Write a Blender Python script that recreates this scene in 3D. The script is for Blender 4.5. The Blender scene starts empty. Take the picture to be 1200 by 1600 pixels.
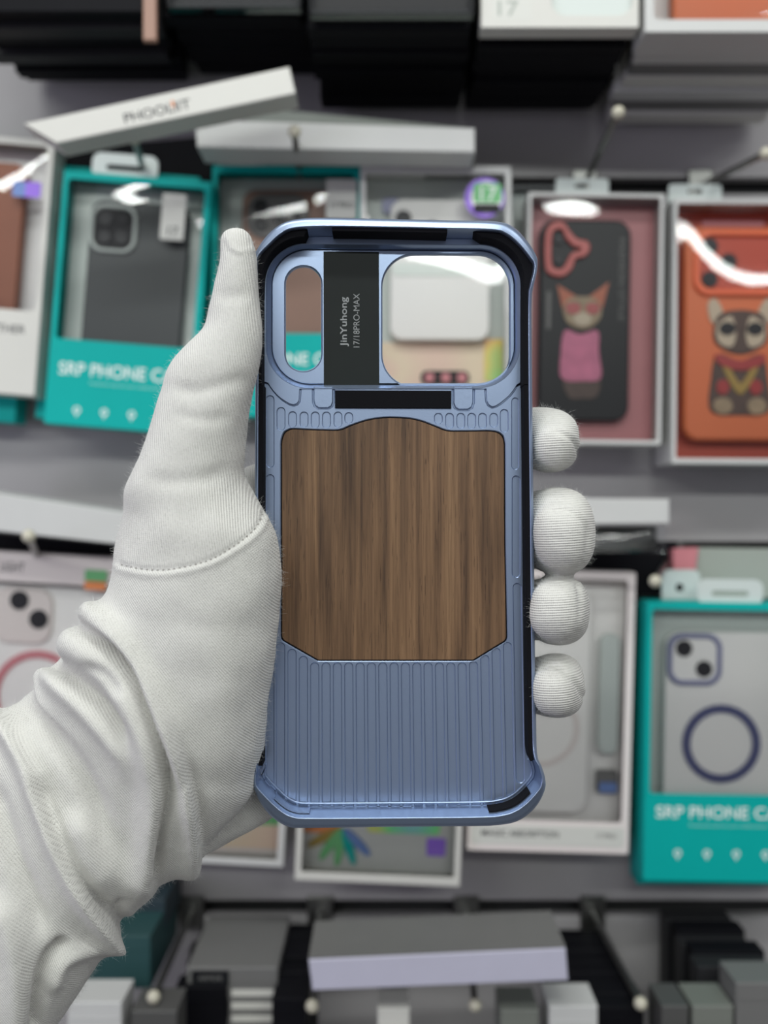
import bpy, bmesh, math, random
import numpy as np
from mathutils import Vector, Matrix
from mathutils.geometry import tessellate_polygon

random.seed(7)
C = bpy.context.scene.collection
S = bpy.context.scene
F = 1600.0                                   # focal length in pixels (1200x1600 frame)

# ------------------------------------------------------------------ camera, world, lights, exposure
cam = bpy.data.cameras.new('camera')
cam.sensor_fit = 'VERTICAL'; cam.sensor_height = 24; cam.lens = 24
cam.clip_start = 0.01; cam.clip_end = 20
cam.dof.use_dof = True; cam.dof.focus_distance = 0.298; cam.dof.aperture_fstop = 6.2
cam_o = bpy.data.objects.new('camera', cam); C.objects.link(cam_o)
cam_o.rotation_euler = (math.pi / 2, 0, 0)
S.camera = cam_o
S.view_settings.view_transform = 'Standard'; S.view_settings.look = 'None'
S.view_settings.gamma = 1; S.view_settings.use_curve_mapping = False
S.view_settings.exposure = -0.30
w = bpy.data.worlds.new('shop_ambient'); S.world = w; w.use_nodes = True
w.node_tree.nodes['Background'].inputs[0].default_value = (.80, .80, .86, 1)
w.node_tree.nodes['Background'].inputs[1].default_value = 0.45

def area(name, loc, target, sx, sy, power, col=(1, 1, 1), spread=math.pi):
    l = bpy.data.lights.new(name, 'AREA'); l.shape = 'RECTANGLE'; l.size = sx; l.size_y = sy
    l.energy = power; l.color = col; l.spread = spread
    o = bpy.data.objects.new(name, l); C.objects.link(o); o.location = loc
    d = Vector(target) - Vector(loc)
    o.rotation_euler = d.to_track_quat('-Z', 'Y').to_euler()
    return o
# ceiling LED strips of the shop, behind and above the photographer
area('led_strip', (-.30, -1.55, .80), (-.2, .6, 0), 2.8, .045, 25, (.95, 1, .96))
area('led_strip', (.10, -.60, 1.10), (0, .5, 0), 2.2, .05, 16, (.97, 1, .97))
area('ceiling_panel', (-.15, .10, 1.05), (0, .33, -.05), .9, .18, 6.0, (.97, 1, .97))
area('side_lamp', (-1.1, -.25, -.05), (0, .3, 0), .4, .7, 3.2, (.76, .70, 1))

# ------------------------------------------------------------------ materials
def new_mat(name):
    m = bpy.data.materials.new(name); m.use_nodes = True
    return m, m.node_tree, m.node_tree.nodes['Principled BSDF']
def mat(name, col, rough=.5, metal=0, spec=.5, noise=0, nscale=60, bump=0, bscale=300):
    m, t, b = new_mat(name)
    b.inputs['Base Color'].default_value = (*col, 1); b.inputs['Roughness'].default_value = rough
    b.inputs['Metallic'].default_value = metal; b.inputs['Specular IOR Level'].default_value = spec
    tc = t.nodes.new('ShaderNodeTexCoord')
    if noise:
        n = t.nodes.new('ShaderNodeTexNoise'); n.inputs['Scale'].default_value = nscale; n.inputs['Detail'].default_value = 4
        t.links.new(tc.outputs['Object'], n.inputs['Vector'])
        mx = t.nodes.new('ShaderNodeMix'); mx.data_type = 'RGBA'
        mx.inputs[6].default_value = (*[c * (1 - noise) for c in col], 1)
        mx.inputs[7].default_value = (*[min(1, c * (1 + noise)) for c in col], 1)
        t.links.new(n.outputs['Fac'], mx.inputs[0]); t.links.new(mx.outputs[2], b.inputs['Base Color'])
    if bump:
        n = t.nodes.new('ShaderNodeTexNoise'); n.inputs['Scale'].default_value = bscale; n.inputs['Detail'].default_value = 2
        t.links.new(tc.outputs['Object'], n.inputs['Vector'])
        bp = t.nodes.new('ShaderNodeBump'); bp.inputs['Strength'].default_value = bump; bp.inputs['Distance'].default_value = .0002
        t.links.new(n.outputs['Fac'], bp.inputs['Height']); t.links.new(bp.outputs[0], b.inputs['Normal'])
    return m
def film(name, tint=(1, 1, 1), f=1.5, rough=.03, wav=.0):
    m, t, b = new_mat(name); t.nodes.remove(b)
    out = t.nodes['Material Output']
    tr = t.nodes.new('ShaderNodeBsdfTransparent'); tr.inputs[0].default_value = (*tint, 1)
    gl = t.nodes.new('ShaderNodeBsdfGlossy'); gl.inputs['Roughness'].default_value = rough
    fr = t.nodes.new('ShaderNodeFresnel'); fr.inputs['IOR'].default_value = f
    mx = t.nodes.new('ShaderNodeMixShader')
    t.links.new(fr.outputs[0], mx.inputs[0]); t.links.new(tr.outputs[0], mx.inputs[1]); t.links.new(gl.outputs[0], mx.inputs[2])
    t.links.new(mx.outputs[0], out.inputs['Surface'])
    return m
def holo(name, cols, scale=8, axis='X'):
    """printed rainbow foil: colours belong to the foil"""
    m, t, b = new_mat(name)
    tc = t.nodes.new('ShaderNodeTexCoord')
    wv = t.nodes.new('ShaderNodeTexNoise'); wv.inputs['Scale'].default_value = scale; wv.inputs['Detail'].default_value = 1
    t.links.new(tc.outputs['Object'], wv.inputs['Vector'])
    cr = t.nodes.new('ShaderNodeValToRGB'); e = cr.color_ramp.elements
    for i, c in enumerate(cols):
        p = .3 + .4 * i / (len(cols) - 1)
        el = e[i] if i < 2 else e.new(p)
        el.position = p; el.color = (*c, 1)
    t.links.new(wv.outputs['Fac'], cr.inputs[0]); t.links.new(cr.outputs[0], b.inputs['Base Color'])
    b.inputs['Roughness'].default_value = .35
    return m

M = dict(
    wall=mat('slatwall_grey', (.37, .355, .362), .6, noise=.06, nscale=25),
    slot=mat('slot_dark', (.02, .02, .021), .5),
    teal=mat('teal_card', (.001, .40, .37), .5, spec=.15, noise=.03),
    teald=mat('teal_card_inside', (.005, .17, .16), .5),
    white=mat('white_card', (.62, .61, .57), .5, noise=.02),
    cool=mat('cool_white_card', (.56, .56, .55), .45, noise=.03),
    pale=mat('pale_green_card', (.36, .39, .35), .5, noise=.03),
    lav=mat('lavender_white_card', (.50, .49, .60), .45, noise=.04),
    grey=mat('grey_card', (.15, .148, .145), .5, noise=.05),
    tray=mat('grey_tray', (.60, .65, .62), .4),
    silver=mat('silver_tray', (.75, .74, .74), .3),
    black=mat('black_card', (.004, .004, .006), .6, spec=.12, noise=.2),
    blackg=mat('black_gloss', (.012, .013, .015), .35, spec=.25),
    darkg=mat('dark_grey_card', (.02, .02, .022), .5, spec=.2),
    brown=mat('brown_leather', (.30, .105, .055), .5, noise=.06, bump=.4, bscale=900),
    tan=mat('tan_case', (.33, .19, .14), .5, noise=.04),
    charcoal=mat('charcoal_case', (.038, .044, .047), .45, noise=.08, nscale=20),
    frost=mat('frosted_case', (.90, .885, .87), .5),
    pinkw=mat('pinkish_white', (.78, .71, .69), .35),
    pink=mat('dusty_pink_card', (.44, .17, .18), .45, noise=.05),
    pinkring=mat('pink_ring', (.62, .22, .25), .4),
    coral=mat('coral_plastic', (.50, .10, .09), .35),
    orange=mat('orange_card', (.66, .16, .05), .4, noise=.06, nscale=12),
    orange2=mat('bright_orange', (.85, .17, .06), .35),
    redcard=mat('red_orange_card', (.50, .07, .035), .45),
    jacket=mat('pink_print', (.55, .17, .28), .5, noise=.3, nscale=120),
    fur=mat('tan_print', (.32, .25, .16), .5, noise=.4, nscale=150),
    furd=mat('dark_fur_print', (.08, .05, .04), .5, noise=.4, nscale=150),
    cream=mat('cream_print', (.52, .45, .34), .5),
    earr=mat('peach_print', (.45, .14, .08), .5),
    redg=mat('red_print', (.35, .03, .03), .3),
    gold=mat('gold_print', (.35, .24, .05), .4),
    lens=mat('lens_glass', (.012, .012, .016), .35, spec=.3),
    label=mat('label_paper', (.62, .62, .58), .5),
    ink=mat('dark_ink', (.05, .05, .055), .6),
    inkl=mat('white_ink', (.80, .86, .82), .6),
    inkt=mat('pale_teal_ink', (.30, .62, .56), .6),
    inko=mat('orange_ink', (.75, .25, .08), .6),
    greenp=mat('green_print', (.16, .50, .20), .5), violet=mat('violet_print', (.30, .14, .75), .4),
    bluep=mat('blue_print', (.14, .24, .55), .4),
    metal=mat('hook_steel', (.25, .25, .24), .35, metal=1),
    tip=mat('hook_tip_cream', (.55, .52, .42), .35),
    tab=mat('frosted_hang_tab', (.60, .66, .64), .3),
    navy=mat('slate_blue_ring', (.075, .085, .21), .35),
    lilac=mat('lilac_plastic', (.24, .25, .42), .35),
    dim=mat('shaded_grey_card', (.075, .074, .072), .5), dimp=mat('shaded_beige_card', (.17, .18, .16), .5),  # darkened copies: the bottom row's dim lighting put into the colour
    film=film('clear_film', (1, 1, 1), 1.45),
    clearbox=film('clear_plastic', (.90, .92, .93), 1.9, .08),
    holo=holo('rainbow_foil', [(.85, .30, .24), (.85, .65, .15), (.20, .75, .28), (.26, .50, .70)], 22),
    holop=holo('peach_rainbow_foil', [(.74, .62, .58), (.85, .58, .50), (.82, .68, .50), (.85, .45, .48)], 14),
)

# blue anodised metal of the phone case
def case_metal():
    m, t, b = new_mat('blue_anodised')
    b.inputs['Base Color'].default_value = (.30, .375, .525, 1); b.inputs['Metallic'].default_value = .85
    b.inputs['Roughness'].default_value = .38
    tc = t.nodes.new('ShaderNodeTexCoord')
    n = t.nodes.new('ShaderNodeTexNoise'); n.inputs['Scale'].default_value = 2500; n.inputs['Detail'].default_value = 2
    t.links.new(tc.outputs['Object'], n.inputs['Vector'])
    mr = t.nodes.new('ShaderNodeMapRange'); mr.inputs['To Min'].default_value = .26; mr.inputs['To Max'].default_value = .42
    t.links.new(n.outputs['Fac'], mr.inputs['Value']); t.links.new(mr.outputs[0], b.inputs['Roughness'])
    bp = t.nodes.new('ShaderNodeBump'); bp.inputs['Strength'].default_value = .25; bp.inputs['Distance'].default_value = .00004
    t.links.new(n.outputs['Fac'], bp.inputs['Height']); t.links.new(bp.outputs[0], b.inputs['Normal'])
    return m
M['blue'] = case_metal()
M['foam'] = mat('black_foam', (.006, .006, .008), .9, spec=.12, bump=.5, bscale=4000)
M['sticker'] = mat('black_sticker', (.008, .011, .011), .5, spec=.2, noise=.3, nscale=90)
M['stext'] = mat('silver_grey_print', (.28, .29, .30), .5)

def wood():
    m, t, b = new_mat('walnut')
    b.inputs['Roughness'].default_value = .5; b.inputs['Specular IOR Level'].default_value = .35
    tc = t.nodes.new('ShaderNodeTexCoord'); N = t.nodes.new; L = t.links.new
    def stretched(sx, sz, sc, det, rough=.55):
        mp = N('ShaderNodeMapping'); mp.inputs['Scale'].default_value = (sx, 1, sz)
        L(tc.outputs['Object'], mp.inputs['Vector'])
        n = N('ShaderNodeTexNoise'); n.inputs['Scale'].default_value = sc; n.inputs['Detail'].default_value = det
        n.inputs['Roughness'].default_value = rough; n.inputs['Distortion'].default_value = .15
        L(mp.outputs[0], n.inputs['Vector']); return n
    n1 = stretched(1, .035, 330, 4)
    cr = N('ShaderNodeValToRGB'); e = cr.color_ramp.elements
    e[0].position = .30; e[0].color = (.062, .033, .018, 1); e[1].position = .70; e[1].color = (.225, .132, .070, 1)
    for p, c in ((.40, (.112, .062, .033)), (.50, (.155, .087, .046)), (.60, (.185, .105, .055))):
        k = e.new(p); k.color = (*c, 1)
    L(n1.outputs['Fac'], cr.inputs[0])
    n2 = stretched(1, .022, 1500, 5, .65)
    r2 = N('ShaderNodeValToRGB'); r2.color_ramp.elements[0].position = .30; r2.color_ramp.elements[1].position = .62
    r2.color_ramp.elements[0].color = (.62, .58, .54, 1); r2.color_ramp.elements[1].color = (1.05, 1.04, 1.02, 1)
    L(n2.outputs['Fac'], r2.inputs[0])
    mx = N('ShaderNodeMix'); mx.data_type = 'RGBA'; mx.blend_type = 'MULTIPLY'; mx.inputs[0].default_value = 1
    L(cr.outputs[0], mx.inputs[6]); L(r2.outputs[0], mx.inputs[7])
    n3 = stretched(1, .055, 2600, 2, .5)                    # dark pores
    r3 = N('ShaderNodeValToRGB'); r3.color_ramp.elements[0].position = .30; r3.color_ramp.elements[1].position = .37
    r3.color_ramp.elements[0].color = (.45, .42, .40, 1); r3.color_ramp.elements[1].color = (1, 1, 1, 1)
    L(n3.outputs['Fac'], r3.inputs[0])
    m2 = N('ShaderNodeMix'); m2.data_type = 'RGBA'; m2.blend_type = 'MULTIPLY'; m2.inputs[0].default_value = .75
    L(mx.outputs[2], m2.inputs[6]); L(r3.outputs[0], m2.inputs[7]); L(m2.outputs[2], b.inputs['Base Color'])
    bp = N('ShaderNodeBump'); bp.inputs['Strength'].default_value = .35; bp.inputs['Distance'].default_value = .00006
    L(n2.outputs['Fac'], bp.inputs['Height']); L(bp.outputs[0], b.inputs['Normal'])
    return m
M['wood'] = wood()

def glove_mat(finger=False):
    m, t, b = new_mat('white_knit'); N = t.nodes.new; L = t.links.new
    b.inputs['Roughness'].default_value = .95; b.inputs['Specular IOR Level'].default_value = .15
    b.inputs['Sheen Weight'].default_value = .2; b.inputs['Sheen Roughness'].default_value = .5
    b.inputs['Subsurface Weight'].default_value = .12; b.inputs['Subsurface Radius'].default_value = (.003, .003, .003)
    b.inputs['Subsurface Scale'].default_value = .5
    tc = N('ShaderNodeTexCoord')
    def math_(op, a, c=None, d=None):
        n = N('ShaderNodeMath'); n.operation = op
        for i, v in enumerate((a, c, d)):
            if v is None: continue
            if hasattr(v, 'links') or hasattr(v, 'is_linked'): L(v, n.inputs[i])
            else: n.inputs[i].default_value = v
        return n.outputs[0]
    nz = N('ShaderNodeTexNoise'); nz.inputs['Scale'].default_value = 55; nz.inputs['Detail'].default_value = 2
    L(tc.outputs['Object'], nz.inputs['Vector'])
    def knit(angle, pu, pv, chev, cw=.65):
        mp = N('ShaderNodeMapping'); mp.inputs['Rotation'].default_value = (0, angle, 0)
        L(tc.outputs['Object'], mp.inputs['Vector'])
        sp = N('ShaderNodeSeparateXYZ'); L(mp.outputs[0], sp.inputs[0])
        wob = math_('MULTIPLY', math_('SUBTRACT', nz.outputs['Fac'], .5), 6.0)
        u = math_('ADD', math_('MULTIPLY', sp.outputs[0], 2 * math.pi / pu), wob)
        cu = math_('COSINE', u)
        v = math_('ADD', math_('MULTIPLY', sp.outputs[2], 2 * math.pi / pv), math_('MULTIPLY', math_('ABSOLUTE', math_('SINE', math_('MULTIPLY', u, .5))), chev))
        cv = math_('COSINE', v)
        return math_('ADD', math_('MULTIPLY', cu, cw), math_('MULTIPLY', cv, 1 - cw))
    kt = knit(math.radians(8), .00064, .00050, 2.5, .78)
    kp = knit(math.radians(38), .00060, .00056, 2.0)
    kf = knit(math.radians(93), .00070, .00050, 2.5, .8)
    def attr(n):
        a = N('ShaderNodeAttribute'); a.attribute_name = n; return a.outputs['Fac']
    def mixf(f, a, c):
        n = N('ShaderNodeMix'); n.data_type = 'FLOAT'; L(f, n.inputs[0]); L(a, n.inputs[2]); L(c, n.inputs[3]); return n.outputs[0]
    h = mixf(attr('finger'), mixf(attr('palm'), kt, kp), kf)
    fz = N('ShaderNodeTexNoise'); fz.inputs['Scale'].default_value = 1500; fz.inputs['Detail'].default_value = 5; fz.inputs['Roughness'].default_value = .7
    L(tc.outputs['Object'], fz.inputs['Vector'])
    h2 = math_('ADD', h, math_('MULTIPLY', fz.outputs['Fac'], 2.2))
    # stitch holes along the thumb seam
    hole = math_('MULTIPLY', math_('LESS_THAN', math_('ABSOLUTE', attr('seam_d')), 1.2),
                 math_('GREATER_THAN', math_('SINE', math_('MULTIPLY', attr('seam_s'), 2 * math.pi / 8.5)), .35))
    h3 = math_('SUBTRACT', h2, math_('MULTIPLY', hole, 5.0))
    bp = N('ShaderNodeBump'); bp.inputs['Strength'].default_value = .75; bp.inputs['Distance'].default_value = .00014
    L(h3, bp.inputs['Height']); L(bp.outputs[0], b.inputs['Normal'])
    # fabric colour, shade in open knit loops and stitch holes painted darker
    lo = N('ShaderNodeTexNoise'); lo.inputs['Scale'].default_value = 40; lo.inputs['Detail'].default_value = 3; L(tc.outputs['Object'], lo.inputs['Vector'])
    gap = math_('MULTIPLY', math_('LESS_THAN', math_('ADD', h, math_('MULTIPLY', math_('SUBTRACT', fz.outputs['Fac'], .5), 1.4)), -.80), math_('MULTIPLY_ADD', lo.outputs['Fac'], 3.0, -.90))
    g2 = N('ShaderNodeClamp'); L(math_('ADD', math_('MULTIPLY', gap, .8), math_('MULTIPLY', hole, .8)), g2.inputs[0])
    mx = N('ShaderNodeMix'); mx.data_type = 'RGBA'; mx.inputs[6].default_value = (.675, .665, .63, 1); mx.inputs[7].default_value = (.27, .25, .23, 1)
    L(g2.outputs[0], mx.inputs[0]); L(mx.outputs[2], b.inputs['Base Color'])
    return m
M['glove'] = glove_mat()
M['fibre'] = mat('cotton_fibre', (.80, .80, .78), .9, spec=.1)

# ------------------------------------------------------------------ helpers
def P(px, py, Y):
    return Vector(((px - 600) * Y / F, Y, (800 - py) * Y / F))
def mesh_obj(name, verts, faces, m, parent=None, smooth=False):
    me = bpy.data.meshes.new(name); me.from_pydata([tuple(v) for v in verts], [], faces); me.update()
    if smooth: me.shade_smooth()
    me.materials.append(m)
    o = bpy.data.objects.new(name, me); C.objects.link(o); o.parent = parent
    return o
def tag(o, label=None, cat=None, group=None, kind=None):
    if label: o['label'] = label
    if cat: o['category'] = cat
    if group: o['group'] = group
    if kind: o['kind'] = kind
    return o
def empty(name, loc, rot=(0, 0, 0)):
    o = bpy.data.objects.new(name, None); C.objects.link(o); o.location = loc; o.rotation_euler = rot
    o.empty_display_size = .02
    return o
def catmull(pts, n, closed=True):
    p = np.array(pts, float); N = len(p); out = []
    segs = N if closed else N - 1
    for i in range(segs):
        if closed: a, b, c, d = p[(i - 1) % N], p[i], p[(i + 1) % N], p[(i + 2) % N]
        else: a, b, c, d = p[max(i - 1, 0)], p[i], p[i + 1], p[min(i + 2, N - 1)]
        for k in range(n):
            t = k / n
            out.append(.5 * (2 * b + (c - a) * t + (2 * a - 5 * b + 4 * c - d) * t * t + (3 * b - a - 3 * c + d) * t ** 3))
    if not closed: out.append(p[-1])
    return np.array(out)
def round_poly(pts, r, seg=6):
    """polygon with rounded corners; r one radius or one per corner"""
    out = []; n = len(pts)
    for i in range(n):
        p = np.array(pts[i], float); a = np.array(pts[i - 1], float) - p; b = np.array(pts[(i + 1) % n], float) - p
        la, lb = np.linalg.norm(a), np.linalg.norm(b); a /= la; b /= lb
        rr = r[i] if isinstance(r, (list, tuple)) else r
        ang = math.acos(max(-1, min(1, float(a @ b)))); 
        if rr <= 0 or ang > 3.1: out.append(tuple(p)); continue
        t = min(rr / math.tan(ang / 2), la * .49, lb * .49)
        s, e = p + a * t, p + b * t
        rad = t * math.tan(ang / 2); bis = (a + b); bis /= np.linalg.norm(bis)
        c = p + bis * rad / math.sin(ang / 2)
        a0 = math.atan2(*(s - c)[::-1]); a1 = math.atan2(*(e - c)[::-1])
        d = (a1 - a0 + math.pi) % (2 * math.pi) - math.pi
        for k in range(seg + 1):
            th = a0 + d * k / seg; out.append((c[0] + rad * math.cos(th), c[1] + rad * math.sin(th)))
    return out
def rrect(x0, y0, x1, y1, r, seg=8):
    return round_poly([(x0, y0), (x1, y0), (x1, y1), (x0, y1)], min(r, abs(x1 - x0) * .499, abs(y1 - y0) * .499), seg)
def signed_area(p):
    p = np.array(p); x, y = p[:, 0], p[:, 1]
    return .5 * float(np.sum(x * np.roll(y, -1) - np.roll(x, -1) * y))
def offset_loop(p, d):
    """move a closed loop to its left side by d"""
    p = np.array(p, float)
    t1 = p - np.roll(p, 1, 0); t2 = np.roll(p, -1, 0) - p
    t1 /= np.maximum(np.linalg.norm(t1, axis=1, keepdims=True), 1e-12); t2 /= np.maximum(np.linalg.norm(t2, axis=1, keepdims=True), 1e-12)
    n1 = np.stack([-t1[:, 1], t1[:, 0]], 1); n2 = np.stack([-t2[:, 1], t2[:, 0]], 1)
    n = n1 + n2; ln = np.linalg.norm(n, axis=1, keepdims=True); n /= np.maximum(ln, 1e-9)
    k = np.clip(1 / np.maximum((n * n1).sum(1, keepdims=True), .5), 1, 2)
    return p + n * k * d
def plate_geo(loops, y0, y1, bev, V, Fc):
    """extruded slab in the XZ plane. loops: list of (x,z) metres, first outer then holes; front at y0"""
    L2 = []
    for i, lp in enumerate(loops):
        lp = [tuple(q) for q in lp]
        if (signed_area(lp) > 0) != (i == 0): lp = lp[::-1]
        L2.append(np.array(lp))
    base = len(V)
    ins = [offset_loop(lp, bev) for lp in L2] if bev else L2
    rings = [(ins, y0)] + ([(L2, y0 + bev)] if bev else []) + [(L2, y1)]
    starts = []
    for lps, y in rings:
        st = []
        for lp in lps:
            st.append(len(V)); V.extend((q[0], y, q[1]) for q in lp)
        starts.append(st)
    n_all = sum(len(l) for l in L2)
    tf = tessellate_polygon([[Vector((q[0], q[1], 0)) for q in lp] for lp in ins])
    for a, b, c in tf:
        flat = [q for lp in ins for q in lp]
        ar = (flat[b][0] - flat[a][0]) * (flat[c][1] - flat[a][1]) - (flat[c][0] - flat[a][0]) * (flat[b][1] - flat[a][1])
        if ar < 0: b, c = c, b
        Fc.append((base + a, base + b, base + c))
        bb = starts[-1][0]; Fc.append((bb + a, bb + c, bb + b))
    for r in range(len(rings) - 1):
        for li, lp in enumerate(L2):
            n = len(lp); s0, s1 = starts[r][li], starts[r + 1][li]
            for k in range(n):
                Fc.append((s0 + k, s1 + k, s1 + (k + 1) % n, s0 + (k + 1) % n))
def plate(name, loops, y0, y1, bev, m, parent=None):
    V, Fc = [], []; plate_geo(loops, y0, y1, bev, V, Fc)
    return mesh_obj(name, V, Fc, m, parent)
def box_geo(x0, x1, y0, y1, z0, z1, V, Fc, bev=0):
    plate_geo([[(x0, z0), (x1, z0), (x1, z1), (x0, z1)]], y0, y1, bev, V, Fc)
def text_mesh(name, body, x0, x1, zc, h, y, m, parent, rot=0, bold=0):
    """lettering as thin raised print fitted between x0 and x1 (metres, parent space)"""
    cu = bpy.data.curves.new('txt', 'FONT'); cu.body = body; cu.extrude = .01; cu.offset = bold
    o = bpy.data.objects.new('txt', cu); C.objects.link(o)
    dg = bpy.context.evaluated_depsgraph_get(); dg.update()
    me = bpy.data.meshes.new_from_object(o.evaluated_get(dg)); bpy.data.objects.remove(o)
    co = np.empty(len(me.vertices) * 3); me.vertices.foreach_get('co', co); co = co.reshape(-1, 3)
    mn, mx = co.min(0), co.max(0)
    X = (co[:, 0] - mn[0]) / (mx[0] - mn[0]); Z = (co[:, 1] - mn[1]) / (mx[1] - mn[1]) - .5
    D = (co[:, 2] - mn[2]) / (mx[2] - mn[2])
    lx = (X - .5) * (x1 - x0); lz = Z * h
    c, s = math.cos(rot), math.sin(rot)
    out = np.stack([(x0 + x1) / 2 + lx * c - lz * s, y - D * .00006, zc + lx * s + lz * c], 1)
    me.vertices.foreach_set('co', out.ravel()); me.update(); me.materials.clear(); me.materials.append(m); me.name = name
    o = bpy.data.objects.new(name, me); C.objects.link(o); o.parent = parent
    return o

# ------------------------------------------------------------------ the slatwall behind
YW = .76
V, Fc = [], []
edges = [1.0, .2423, -.0285, -.2945, -.56, -.9]
for a, b in zip(edges[:-1], edges[1:]):
    V0, F0 = [], []
    box_geo(-1.2, 1.2, YW, YW + .012, b + .006, a - .006, V, Fc, .001)
wl = mesh_obj('wall_back', V, Fc, M['wall']); wl['kind'] = 'structure'
V, Fc = [], []; box_geo(-1.2, 1.2, YW + .02, YW + .03, -.9, 1.0, V, Fc)
tr = mesh_obj('trim_1', V, Fc, M['slot']); tr['kind'] = 'structure'

V, Fc = [], []; box_geo(-3, 3, -3, .80, -1.32, -1.30, V, Fc)
o = mesh_obj('floor', V, Fc, mat('floor_tile', (.16, .155, .15), .5)); o['kind'] = 'structure'
V, Fc = [], []; box_geo(-3, 3, -3, .80, 1.30, 1.32, V, Fc)
o = mesh_obj('ceiling', V, Fc, mat('ceiling_white', (.6, .6, .6), .8)); o['kind'] = 'structure'

# ------------------------------------------------------------------ things on the wall
def K(Y): return Y / F
class Pack:
    """a hanging package: local frame in photo pixels at its own front depth, origin top-left"""
    def __init__(s, name, px, py, Y, roll=0, yaw=0):
        s.e = empty(name, P(px, py, Y), (0, math.radians(roll), math.radians(yaw))); s.k = K(Y)
    def loop(s, pts): return [(x * s.k, -y * s.k) for x, y in pts]
    def slab(s, name, pts, d0, d1, m, holes=(), bev=0, parent=None):
        return plate(name, [s.loop(pts)] + [s.loop(h) for h in holes], d0, d1, bev, m, parent or s.e)
    def rect(s, name, x0, y0, x1, y1, r, d0, d1, m, holes=(), bev=0, parent=None):
        pts = rrect(x0, y0, x1, y1, r) if r else [(x0, y0), (x1, y0), (x1, y1), (x0, y1)]
        return s.slab(name, pts, d0, d1, m, holes, bev, parent)
    def text(s, body, x0, x1, yc, h, d, m, name='printed_text', bold=.01):
        return text_mesh(name, body, x0 * s.k, x1 * s.k, -yc * s.k, h * s.k, d, m, s.e, 0, bold)
    def film(s, x0, y0, x1, y1, d, bulge=.0012, seed=0, m=None, name='clear_window', tilt=0, twist=0):
        nx, ny = 30, 44; rnd = random.Random(seed); V, Fc = [], []
        ph = [rnd.uniform(0, 6.3) for _ in range(6)]; am = [rnd.uniform(.5, 1) for _ in range(6)]
        for j in range(ny + 1):
            for i in range(nx + 1):
                u, v = i / nx, j / ny
                e = min(1, 8 * u, 8 * (1 - u), 10 * v, 10 * (1 - v)); e = e * e * (3 - 2 * e)
                hgt = bulge * (.8 * math.sin(math.pi * u) * math.sin(math.pi * v) +
                    .30 * am[0] * math.sin(5 * u + 2.2 * v + ph[0]) + .10 * am[1] * math.sin(6 * v - 3 * u + ph[1]) + .045 * am[2] * math.sin(11 * u + ph[2]))
                V.append(((x0 + (x1 - x0) * u) * s.k, d - hgt * e + (tilt + twist * (.5 - u)) * v * (y1 - y0) * s.k, -(y0 + (y1 - y0) * v) * s.k))
        for j in range(ny):
            for i in range(nx):
                a = j * (nx + 1) + i; Fc.append((a, a + nx + 1, a + nx + 2, a + 1))
        return mesh_obj(name, V, Fc, m or M['film'], s.e, True)
def carton(pk, W, H, D, m, win=None, wr=6, inner=None, name='carton', back=None, rim=None):
    """card box, front sheet with a window cut, walls, back; all one part"""
    V, Fc = [], []; k = pk.k; t = 2.2
    def bx(x0, y0, x1, y1, d0, d1): box_geo(x0 * k, x1 * k, d0, d1, -y1 * k, -y0 * k, V, Fc, .0003)
    if win:
        plate_geo([pk.loop(rrect(0, 0, W, H, 2, 2)), pk.loop(rrect(*win, wr, 4))], 0, .0006, .0002, V, Fc)
    else: bx(0, 0, W, H, 0, .0006)
    bx(0, 0, t, H, .0006, D); bx(W - t, 0, W, H, .0006, D); bx(t, 0, W - t, t, .0006, D); bx(t, H - t, W - t, H, .0006, D)
    bx(t, t, W - t, H - t, D - .0006, D)
    return mesh_obj(name, V, Fc, m, pk.e)
def hang_tab(pk, cx, top, w_, h, d=.004):
    o = pk.slab('hang_tab', rrect(cx - w_ / 2, -h, cx + w_ / 2, 4, 14), d, d + .0009, M['tab'],
                [rrect(cx - w_ * .28, -h * .50, cx + w_ * .28, -h * .26, 5)], .0002)
    return o
def lens_bumps(pk, items, d, parent, ring=M['lens'], name='camera_lens'):
    for x, y, r in items:
        pk.slab(name, [(x + r * math.cos(a * math.pi / 12), y + r * math.sin(a * math.pi / 12)) for a in range(24)], d, d + .002, ring, (), .0003, parent)

def srp_box(px, py, W, H, Y, roll, winB, label, seed, tabx=None, tx=None, full=True, name='phone_case_box', yaw=0, tilt=.02, twist=0):
    pk = Pack(name, px, py, Y, roll, yaw)
    tag(pk.e, label, 'box')
    carton(pk, W, H, .022, M['teal'], (8, 12, W - 10, winB))
    pk.film(5, 9, W - 7, winB + 3, .0008, .0006, seed, tilt=tilt, twist=twist)
    if tabx is not None: hang_tab(pk, tabx, 0, 104, 36)
    pk.rect('inner_tray', 6, 8, W - 8, H - 8, 3, .0185, .0205, M['tray'])
    if tx:
        x0, x1, yc, h = tx
        pk.text('SRP PHONE CASE', x0, x1, yc, h, -.00005, M['inkl'], bold=.012)
        pk.text('Protective case for your mobile phone', x0 + (x1 - x0) * .24, x0 + (x1 - x0) * .80, yc + 21, 6, -.00005, M['inkt'], 'small_text')
        for i in range(4):
            cx = x0 + (x1 - x0) * (.16 + .21 * i); cy = yc + 64
            V, Fc = [], []
            plate_geo([pk.loop([(cx + 6 * math.cos(a * .628), cy + 6 * math.sin(a * .628)) for a in range(10)]),
                       pk.loop([(cx + 3.5 * math.cos(a * .628), cy + 3.5 * math.sin(a * .628)) for a in range(10)])], -.0001, 0, 0, V, Fc)
            plate_geo([pk.loop([(cx - 2, cy + 6), (cx + 2, cy + 6), (cx, cy + 11)])], -.0001, 0, 0, V, Fc)
            mesh_obj('round_icon', V, Fc, M['inkl'], pk.e)
    return pk

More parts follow.
